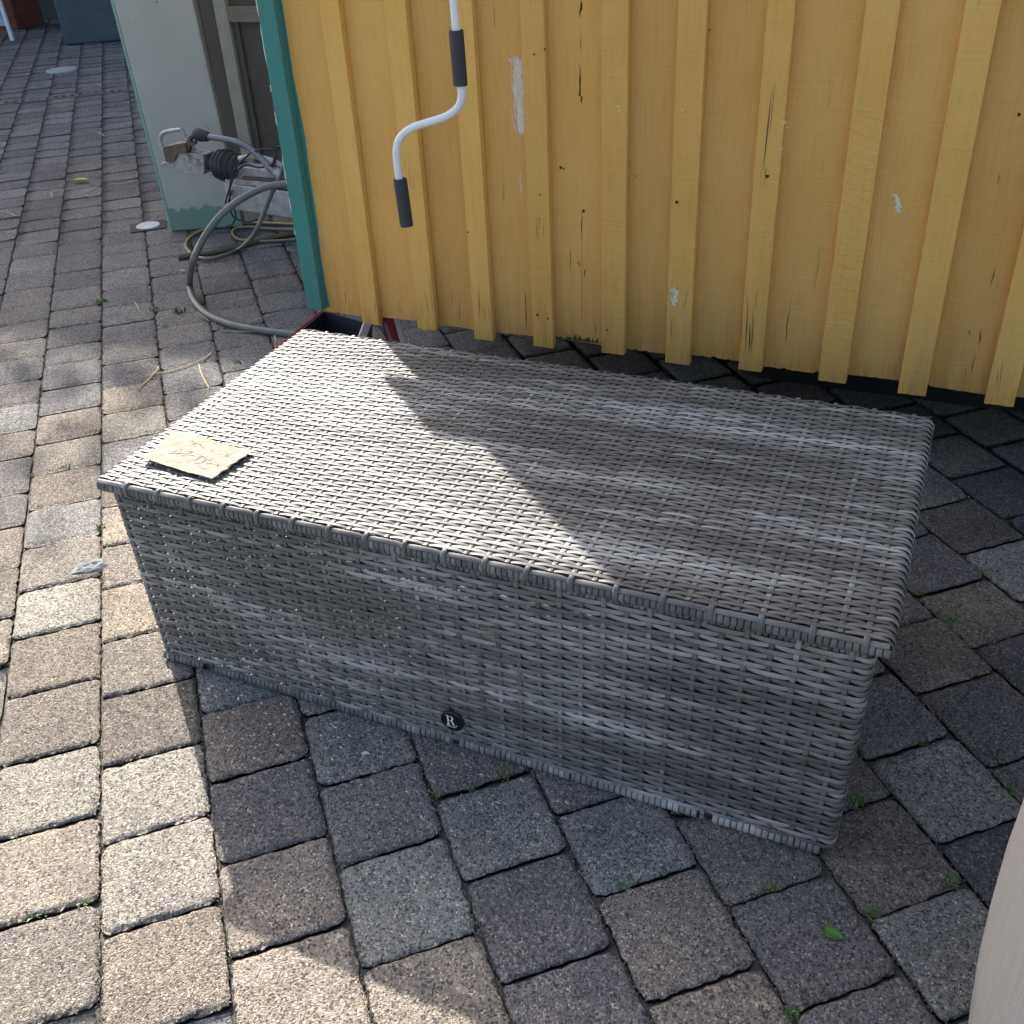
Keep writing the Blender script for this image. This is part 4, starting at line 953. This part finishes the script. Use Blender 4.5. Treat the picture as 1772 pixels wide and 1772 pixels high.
# ---------------------------------------------------------------- ribbed planter at the right edge
def mat_ribbed():
    m, nt, b = new_mat('beige_ribbed_fabric'); co_ = objco(nt)
    mp = nd(nt, 'ShaderNodeMapping'); mp.inputs['Scale'].default_value = (1, 1, .05); nt.links.new(co_, mp.inputs['Vector'])
    n = noise(nt, mp.outputs[0], 260, 4, .6); n2 = noise(nt, co_, 500, 2)
    nt.links.new(mixc(nt, .4, ramp(nt, n.outputs[0], [(.3, (.27, .255, .235)), (.7, (.38, .36, .335))]).outputs[0], ramp(nt, n2.outputs[0], [(.3, (.29, .275, .255)), (.7, (.37, .35, .325))]).outputs[0]), b.inputs['Base Color'])
    b.inputs['Roughness'].default_value = .8; bump(nt, b, math_n(nt, 'ADD', n.outputs[0], n2.outputs[0]), .5, .001); return m
PCX, PCY = 1.955, -.30
plant = thing('tall_planter', (PCX, PCY, 0), 'tall beige ribbed planter cut off by the right edge of the photo', 'planter')
pr_ = [(.248, 0), (.262, .02), (.279, .093), (.289, .20), (.295, .31), (.297, .41), (.295, .54), (.293, .70), (.292, .715), (.282, .70), (.275, .65)]
pl = MB(); seg = 220; th = np.linspace(0, 2*math.pi, seg, endpoint=False); zz = []; rr = []
zs_ = np.linspace(0, .70, 120); rs_ = np.interp(zs_, [p_[1] for p_ in pr_[:8]], [p_[0] for p_ in pr_[:8]])
prof = [(r_, z_) for r_, z_ in zip(rs_, zs_)]+pr_[8:]
V = np.array([(PCX+(r_+.0009*math.sin(z_*520+1.5*math.sin(t*30)))*math.cos(t), PCY+(r_+.0009*math.sin(z_*520+1.5*math.sin(t*30)))*math.sin(t), z_+.002) for r_, z_ in prof for t in th])
n_ = len(prof); Q = np.array([(i*seg+k_, i*seg+(k_+1) % seg, (i+1)*seg+(k_+1) % seg, (i+1)*seg+k_) for i in range(n_-1) for k_ in range(seg)])
arr_mesh('planter_shell', V, Q, mat_ribbed(), plant)
so_ = MB(); so_.lathe((PCX, PCY, .60), [(.27, 0), (.272, .04), (.1, .055)], 40); so_.build('soil', M_SAND, plant)

# ---------------------------------------------------------------- far background: drain, mat, lid, building, board
DA = 7.17
M_IRON = simple('rusty_brown_iron', (0.19, 0.135, 0.115), .7, var=.3, vscale=20)
dr = thing('drain_channel', tuple(onz(120, 168)), 'narrow slotted drain channel crossing the paving in the background', 'drain')
d1 = MB()
def pd2(b_, a_, z): return (*(NV*b_+DV*a_), z)
A0 = (NV@onz(0, 180)[:2], DV@onz(0, 180)[:2]); A1 = (NV@onz(232, 155)[:2], DV@onz(232, 155)[:2])
dv = np.array([A1[0]-A0[0], A1[1]-A0[1]]); dv /= np.linalg.norm(dv); ex = NV*dv[0]+DV*dv[1]; ey = np.array([-ex[1], ex[0]])
o0 = onz(0, 180)[:2]-ex*3.0
d1.obox((*(o0-ey*.055), -.03), (*(ex*7), 0), (*(ey*.02), 0), (0, 0, .036)); d1.obox((*(o0+ey*.04), -.03), (*(ex*7), 0), (*(ey*.02), 0), (0, 0, .036))
for q in range(118): d1.obox((*(o0+ex*q*.06-ey*.035), -.02), (*(ex*.030), 0), (*(ey*.075), 0), (0, 0, .025))
d1.build('grate', M_IRON, dr)
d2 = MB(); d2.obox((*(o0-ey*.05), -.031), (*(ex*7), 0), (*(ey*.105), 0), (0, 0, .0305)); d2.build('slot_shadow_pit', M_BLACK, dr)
capc = onz(257, 392); cap = thing('inspection_cap', (capc[0], capc[1], 0), 'round pale metal cap set in a dark square paver beside the beige panel', 'cap')
c1 = MB(); c1.lathe((capc[0], capc[1], .0), [(.058, -.01), (.058, .006), (.054, .009), (.01, .0095)], 40); c1.build('cap_disc', simple('pale_worn_metal', (.50, .54, .55), .5, var=.12, vscale=30, metal=.1), cap)
c2 = MB(); c2.obox((*(capc[:2]-NV*.085-DV*.07), -.03), (*(NV*.17), 0), (*(DV*.14), 0), (0, 0, .0345)); c2.build('cap_frame', simple('dark_frame', (.05, .048, .045), .85), cap)
c3c = onz(107, 122); c3 = MB(); c3.lathe((c3c[0], c3c[1], 0), [(.13, -.01), (.13, .008), (.12, .012), (.02, .0125)], 32)
tag(c3.build('manhole_cap', simple('pale_cap_grey', (.40, .41, .38), .6)), 'pale round cap set flush in the far paving beyond the drain', 'cap')
m0 = onz(113, 79); m1 = onz(330, 60)
mt = MB(); e1 = (m1-m0)[:2]; e1 /= np.linalg.norm(e1); e2 = np.array([-e1[1], e1[0]])
ct = thing('dark_container', (m0[0], m0[1], 0), 'dark blue grey container standing beyond the paving at the upper left behind the panel', 'container')
mt.obox((*m0[:2], .0), (*(e1*2.4), 0), (*(e2*1.1), 0), (0, 0, 1.25)); M_CONT = simple('dark_blue_grey_plastic', (0.07, 0.083, 0.092), .7, bumps=.3, bscale=60)
mt.build('container_body', M_CONT, ct, bevel=.02)
ml = MB(); ml.obox((*(m0[:2]-e1*.03-e2*.03), 1.251), (*(e1*2.46), 0), (*(e2*1.16), 0), (0, 0, .07)); ml.build('container_lid', M_CONT, ct, bevel=.015)
# building
BY = 8.7
M_PLAST = simple('haze_lifted_slate_render', (0.09, 0.11, 0.125), .9, var=.15, vscale=2, bumps=.4, bscale=60)  # base colour lifted and blued to stand in for haze
bldg = thing('dark_building', (-8, BY, 0), 'dark slate coloured house wall at the far upper left beyond the mat', 'building')
ROOF = 6.75
b1 = MB(); b1.box((-20, BY, 0), (-1.5, BY+9, ROOF)); b1.build('wall', M_PLAST, bldg)
b3 = MB(); b3.box((-20.2, BY-.35, ROOF), (-1.3, BY+9.2, ROOF+.18)); b3.build('roof', M_FELT, bldg)
for wx in (-17, -13.6, -10.6, -5.6, -3.2):
    for wz in (1.1, 4.3):
        f_ = MB(); f_.box((wx-.6, BY-.04, wz), (wx+.6, BY-.001, wz+1.5)); wn_ = f_.build('window', M_CREAM, bldg, bevel=.005)
        g_ = MB()
        for s_ in (-1, 1): g_.box((wx+(-.54 if s_ < 0 else .03), BY-.05, wz+.07), (wx+(-.03 if s_ < 0 else .54), BY-.041, wz+1.43))
        g_.build('pane', simple('window_glass', (.02, .025, .03), .05, var=0), wn_)
pil_c = onz(-40, 50); pil_e = onz(32, 52)
M_BRICK = simple('red_brick_pier', (0.26, 0.085, 0.055), .85, var=.2, vscale=18, bumps=.5, bscale=70)
pl2 = MB(); pl2.box((pil_e[0]-.5, pil_e[1], 0), (pil_e[0], pil_e[1]+.4, 2.4))
tag(pl2.build('brick_pier', M_BRICK, bevel=.008), 'red brick pier at the upper left corner of the photo', 'pier')
# folding sign board (a leg and lower edge in view)
fs = thing('folding_sign', tuple(onz(22, 68)), 'white folding sign leg at the upper left corner in front of the brick pier', 'sign')
f0 = onz(22, 70); dirl = ony(2, 10, f0[1]); L1 = np.array([dirl[0], f0[1], dirl[2]])
topv = f0+(L1-f0)*3.2
f1 = MB(); f1.tube([f0, topv], .024, 6); f1.build('leg', M_WHITE, fs)
f2 = MB(); A = f0+(L1-f0)*.42; f2.obox((A[0]-.9, A[1]+.01, A[2]), (.86, 0, 0), (0, .02, 0), (-.25, 0, .9)); f2.build('board', simple('pale_blue_board', (.35, .45, .58), .4), fs)
f3 = MB(); f3.tube([f0+np.array([-1.1, 0.0, 0]), topv+np.array([-.7, 0, 0])], .024, 6); f3.build('leg', M_WHITE, fs)

# tree just outside the frame that dapples the paving
def mat_leaf(c0, c1):
    m, nt, b = new_mat('leaf'); co_ = objco(nt); n = noise(nt, co_, 3, 3)
    nt.links.new(ramp(nt, n.outputs[0], [(.35, c0), (.65, c1)]).outputs[0], b.inputs['Base Color']); b.inputs['Roughness'].default_value = .5
    return m
TX, TY = -9.3, 6.9
tree = thing('leafy_tree', (TX, TY, 0), 'leafy tree standing left of the view in front of the dark building', 'tree')
tk_ = MB(); tk_.tube([(TX, TY, 0), (TX+.1, TY, 2), (TX+.2, TY+.05, 4), (TX+.4, TY, 5.2), (TX+.5, TY, 6.2)], np.array([.2, .16, .13, .09, .04]), 12)
lr = np.random.default_rng(33); tips = []
for q in range(16):
    z = lr.uniform(3.4, 5.2); a_ = lr.uniform(0, 6.28); L_ = lr.uniform(.9, 1.9); s0 = np.array([TX+.2+.1*z/3, TY, z]); e_ = s0+np.array([math.cos(a_)*L_, math.sin(a_)*L_*.8, L_*.55])
    tk_.tube([s0, (s0+e_)/2+np.array([0, 0, .1]), e_], np.array([.05, .035, .015]), 7); tips += [e_, (s0+e_*2)/3]
tk_.build('trunk', simple('grey_bark', (.12, .10, .08), .9, bumps=.6, bscale=40), tree, smooth=True)
LV, LQ = [], []; cnt = 0
cent = tips+[np.array([TX+1.2+lr.normal(0, .9), TY+lr.normal(0, .5), 5.45+lr.normal(0, .4)]) for _ in range(26)]
for c_ in cent:
    for _ in range(60):
        p_ = c_+lr.normal(0, .30, 3); a_, b_ = lr.normal(0, 1, 3), lr.normal(0, 1, 3); a_ /= np.linalg.norm(a_); b_ -= a_*(a_@b_); b_ /= np.linalg.norm(b_); s_ = lr.uniform(.035, .075)
        LV += [p_-a_*s_, p_+b_*s_*.5, p_+a_*s_, p_-b_*s_*.5]; LQ.append((cnt, cnt+1, cnt+2, cnt+3)); cnt += 4
arr_mesh('crown', np.array(LV), np.array(LQ), mat_leaf((.04, .08, .015), (.08, .13, .03)), tree, smooth=False)

# ---------------------------------------------------------------- weeds, straw, leaf, petals, stone
M_WEED = mat_leaf((.06, .14, .025), (.12, .22, .045)); M_STRAW = simple('dry_straw', (.46, .36, .19), .8); 
wr = np.random.default_rng(5)
def weed(px, py, size, n, label):
    c_ = onz(px, py, .0); m_ = MB()
    for _ in range(n):
        a_ = wr.uniform(0, 6.28); L_ = size*1.2*wr.uniform(.5, 1.1); r0 = wr.uniform(0, size*1.15); bx = c_[0]+math.cos(a_)*r0; by = c_[1]+math.sin(a_)*r0
        ad = wr.uniform(0, 6.28); dx, dy = math.cos(ad), math.sin(ad); el = wr.uniform(.25, 1.2); wd = L_*wr.uniform(.22, .4)
        p0 = np.array([bx, by, -.004]); t_ = np.array([dx*math.cos(el), dy*math.cos(el), math.sin(el)]); s_ = np.array([-dy, dx, 0])
        m_.add([p0, p0+t_*L_*.5+s_*wd/2, p0+t_*L_*np.array([1, 1, .85]), p0+t_*L_*.5-s_*wd/2], [(0, 1, 2, 3)])
    o = m_.build('weed_tuft', M_WEED); o.data.transform(Matrix.Translation(-Vector(c_))); o.location = Vector(c_)
    tag(o, label, 'weed', 'small weeds growing in the paving joints')
for px, py, s_, n, lb in [
    (870, 1338, .016, 60, 'widest green weed patch, below the wicker box just right of the round badge'), (815, 1362, .009, 22, 'faint weed along the joint left of the widest weed patch'), (753, 1376, .012, 26, 'small weed at the joint crossing below the round badge'),
    (994, 1382, .010, 18, 'small weed under the middle of the box base, right of the widest patch'), (1075, 1530, .013, 22, 'weed in the joint on the far side of the brown paver, lower middle'), (1338, 1532, .010, 18, 'weed in the joint left of the front right box corner'),
    (1484, 1388, .016, 34, 'round weed touching the right side of the wicker box near its foot'), (1598, 1282, .014, 28, 'weed right of the box, in front of the dark blue grey paver'), (1733, 1312, .013, 26, 'weed near the right photo edge beside the tall planter top'),
    (1750, 1365, .013, 24, 'weed just above the tall planter edge'), (1644, 1072, .014, 28, 'weed at the corner between two brown pavers right of the lid corner'), (1592, 1024, .013, 26, 'weed beside the lid edge right of the box'),
    (1697, 990, .013, 26, 'weed at the joint crossing beside the large light grey paver'), (1652, 818, .012, 24, 'weed in deep shade behind the back right lid corner'), (1694, 803, .011, 22, 'farthest weed in the deep shade under the yellow shed'), (1745, 888, .012, 22, 'weed by the right photo edge in front of the shed shade'),
    (1650, 1525, .013, 24, 'weed at the joint crossing left of the tall planter'), (1510, 1577, .012, 18, 'lone leaf sprout in the joint near the fallen green leaf'), (1372, 1755, .013, 26, 'weed at the bottom edge, right of the middle'), (1690, 1165, .010, 20, 'low weed along the dark joint right of the box'),
    (548, 1600, .008, 14, 'tiny weed in the box shadow on the brown paver'), (45, 1585, .011, 18, 'small weed in the sunlit joint at the lower left edge'), (70, 1577, .011, 18, 'weed next to the one at the lower left edge, nearer the middle'), (145, 1563, .009, 14, 'tiny weed at the sunlit joint end, lower left'),
    (172, 912, .013, 40, 'yellow green moss weed in the joint left of the box'), (190, 942, .012, 20, 'bright leafy sprout beside the left face of the box'), (112, 808, .012, 24, 'weed along the joint left of the lid corner'), (92, 1088, .009, 12, 'tiny weed in sun left of the lower box corner'),
    (55, 822, .011, 22, 'weed at the joint crossing farthest left of the lid corner'), (177, 522, .020, 36, 'weed tuft in the joint left of the thick hose'), (310, 540, .022, 60, 'grassy weed patch inside the bend of the thick hose'), (410, 628, .016, 30, 'weed by the back left of the box'),
    (270, 535, .022, 26, 'dark weed tuft left of the grassy patch'), (395, 572, .016, 26, 'weed under the thick hose'), (500, 425, .022, 26, 'weed beside the foot of the teal trim'), (300, 398, .014, 16, 'weed at the foot of the beige panel'), (590, 1500, .007, 8, 'faintest weed speck in the box shadow')]:
    weed(px, py, s_, n, lb)
def blade(pts, r, name, label, cat, mat, group=None, z=.006, flat=.5):
    P = spline([onz(a, b, z) for a, b in pts], 14); m_ = MB(); m_.tube(P, r*np.interp(np.linspace(0, 1, 14), [0, .1, .9, 1], [.5, 1, 1, .4]), 6, flat=flat)
    o = m_.build(name, mat); c_ = P[0]; o.data.transform(Matrix.Translation(-Vector(c_))); o.location = Vector(c_); tag(o, label, cat, group)
G = 'dry straw bits on the paving'
for pts, r, lb in [([(240, 672), (258, 655), (274, 636), (268, 635)], .0028, 'thick yellow straw nearest the left of the lid'), ([(252, 648), (300, 640), (350, 622), (367, 608)], .0028, 'long curved grey stalk crossing the thick straw'), ([(344, 630), (350, 650), (362, 672)], .0028, 'bent straw touching the back left lid edge'),
    ([(380, 572), (430, 574), (470, 576), (478, 592)], .0024, 'long pale straw beside the thick hose end'), ([(395, 524), (420, 517), (440, 512)], .0022, 'thin straw between the hose and teal trim'), ([(430, 556), (452, 550), (468, 545)], .0022, 'short straw just behind the thick hose end'),
    ([(185, 316), (210, 318), (236, 312)], .003, 'straw in the background nearest the panel'), ([(170, 320), (155, 330), (146, 336), (163, 343)], .003, 'bent V shaped straw in the background'), ([(88, 333), (92, 342), (93, 330), (140, 326)], .003, 'hooked straw in the background'),
    ([(0, 366), (15, 368), (27, 374)], .003, 'pale straw at the left photo edge'), ([(262, 382), (272, 372), (280, 366)], .0024, 'straw lying over the round pale cap'), ([(168, 228), (176, 232), (181, 236)], .0035, 'small straw beyond the yellow leaf'), ([(340, 540), (352, 548), (362, 556)], .002, 'pale twig under the bend of the hose'), ([(232, 522), (238, 530), (240, 537)], .0025, 'short stub of straw left of the hose bend')]:
    blade(pts, r, 'straw', lb, 'straw', M_STRAW, G)
def leafm(px, py, L_, W_, ang_, mat, name, label, cat, curl=.004, z=.004):
    c_ = onz(px, py, z); n = 12; V = []; a_ = np.array([math.cos(ang_), math.sin(ang_)]); b_ = np.array([-a_[1], a_[0]])
    for i in range(n+1):
        t_ = i/n; w_ = W_*math.sin(math.pi*t_**.8)**.8/2+.0003
        for s_ in (-1, -.5, 0, .5, 1):
            p_ = a_*(t_-.5)*L_+b_*w_*s_; V.append((c_[0]+p_[0], c_[1]+p_[1], c_[2]+curl*(abs(s_)**2)+curl*.6*math.sin(t_*3)))
    F = [(i*5+k_, i*5+k_+1, (i+1)*5+k_+1, (i+1)*5+k_) for i in range(n) for k_ in range(4)]
    m_ = MB(); m_.add(V, F); o = m_.build(name, mat, smooth=True); o.data.transform(Matrix.Translation(-Vector(c_))); o.location = Vector(c_)
    sm_ = o.modifiers.new('t', 'SOLIDIFY'); sm_.thickness = .0004; tag(o, label, cat)
    return o
lo = leafm(1441, 1618, .034, .022, rad(-12), mat_leaf((.05, .16, .02), (.10, .24, .04)), 'fallen_leaf', 'fresh green leaf lying on a purple grey paver at lower right', 'leaf')
leafm(633, 1306, .016, .006, rad(20), M_SPLASH, 'white_petal', 'pale petal on the light grey paver below the box', 'petal')
leafm(588, 1664-40, .014, .002, rad(40), M_SPLASH, 'white_feather', 'thin white feather wisp in the box shadow on the light paver', 'feather')
leafm(140, 315, .10, .05, rad(20), simple('yellow_leaf', (.5, .42, .14), .7), 'yellow_leaf', 'curled yellow leaf among straw in the background', 'leaf', curl=.012)
leafm(316, 470, .03, .016, rad(10), simple('yellow_leaf_small', (.55, .5, .25), .7), 'yellow_leaf', 'small pale yellow leaf left of the hose', 'leaf')
# broken lump of stone wedged in the joint left of the box
sc_ = onz(157, 980, .0); st_ = MB(); n = 14; sr = np.random.default_rng(9); V = []
for i in range(7):
    for k_ in range(n):
        t_ = 2*math.pi*k_/n; r_ = [.036, .039, .034, .026, .018, .010, .003][i]*sr.uniform(.72, 1.22); V.append((sc_[0]+NV[0]*r_*1.15*math.cos(t_)+DV[0]*r_*.7*math.sin(t_), sc_[1]+NV[1]*r_*1.15*math.cos(t_)+DV[1]*r_*.7*math.sin(t_), [-.01, -.001, .003, .005, .006, .0065, .0068][i]+sr.normal(0, .0012)))
st_.add(V, [(i*n+k_, i*n+(k_+1) % n, (i+1)*n+(k_+1) % n, (i+1)*n+k_) for i in range(6) for k_ in range(n)]+[tuple(6*n+k_ for k_ in range(n))])
so2 = st_.build('stone_chunk', simple('blue_grey_stone', (.24, .25, .25), .85, var=.3, vscale=60, bumps=.9, bscale=180)); so2.data.transform(Matrix.Translation(-Vector(sc_))); so2.location = Vector(sc_)
tag(so2, 'rough blue grey stone chip wedged in the joint left of the box', 'stone')
# grit specks scattered on the paving
def grit(name, n_, mat, label, smin, smax, seed, joints):
    gt = MB(); gr_ = np.random.default_rng(seed)
    for _ in range(n_):
        if gr_.random() < .45: px, py = gr_.uniform(0, 480), gr_.uniform(90, 720)
        else: px, py = gr_.uniform(0, 1772), gr_.uniform(700, 1772)
        c_ = onz(px, py, .0005)
        if joints:      # pull the crumb into the nearest long joint
            b_ = (NV@c_[:2]-POFF)/.2; k_ = round(b_); d_ = (k_-b_)*.2+gr_.normal(0, .0035); c_ = c_+np.array([*(NV*d_), -.004+gr_.uniform(0, .003)])
        s_ = gr_.uniform(smin, smax)*(1+.2*max(0, c_[1])); r3 = gr_.normal(0, 1, (3, 3)); r3, _q = np.linalg.qr(r3)
        gt.add([c_+r3[0]*s_, c_+r3[1]*s_*.7, c_-r3[0]*s_, c_-r3[1]*s_*.7, c_+r3[2]*s_*.6], [(0, 1, 4), (1, 2, 4), (2, 3, 4), (3, 0, 4), (0, 3, 2, 1)])
    tag(gt.build(name, mat), label, 'grit', kind='stuff')
grit('grit', 1700, simple('pale_grit', (.42, .39, .34), .9, var=.3, vscale=40), 'pale grit specks scattered over the paving', .0010, .0028, 77, False)
grit('joint_crumbs', 5000, simple('brown_crumbs', (.13, .11, .085), .95, var=.5, vscale=60), 'brown sand crumbs and debris lying in the paving joints', .0012, .0038, 78, True)
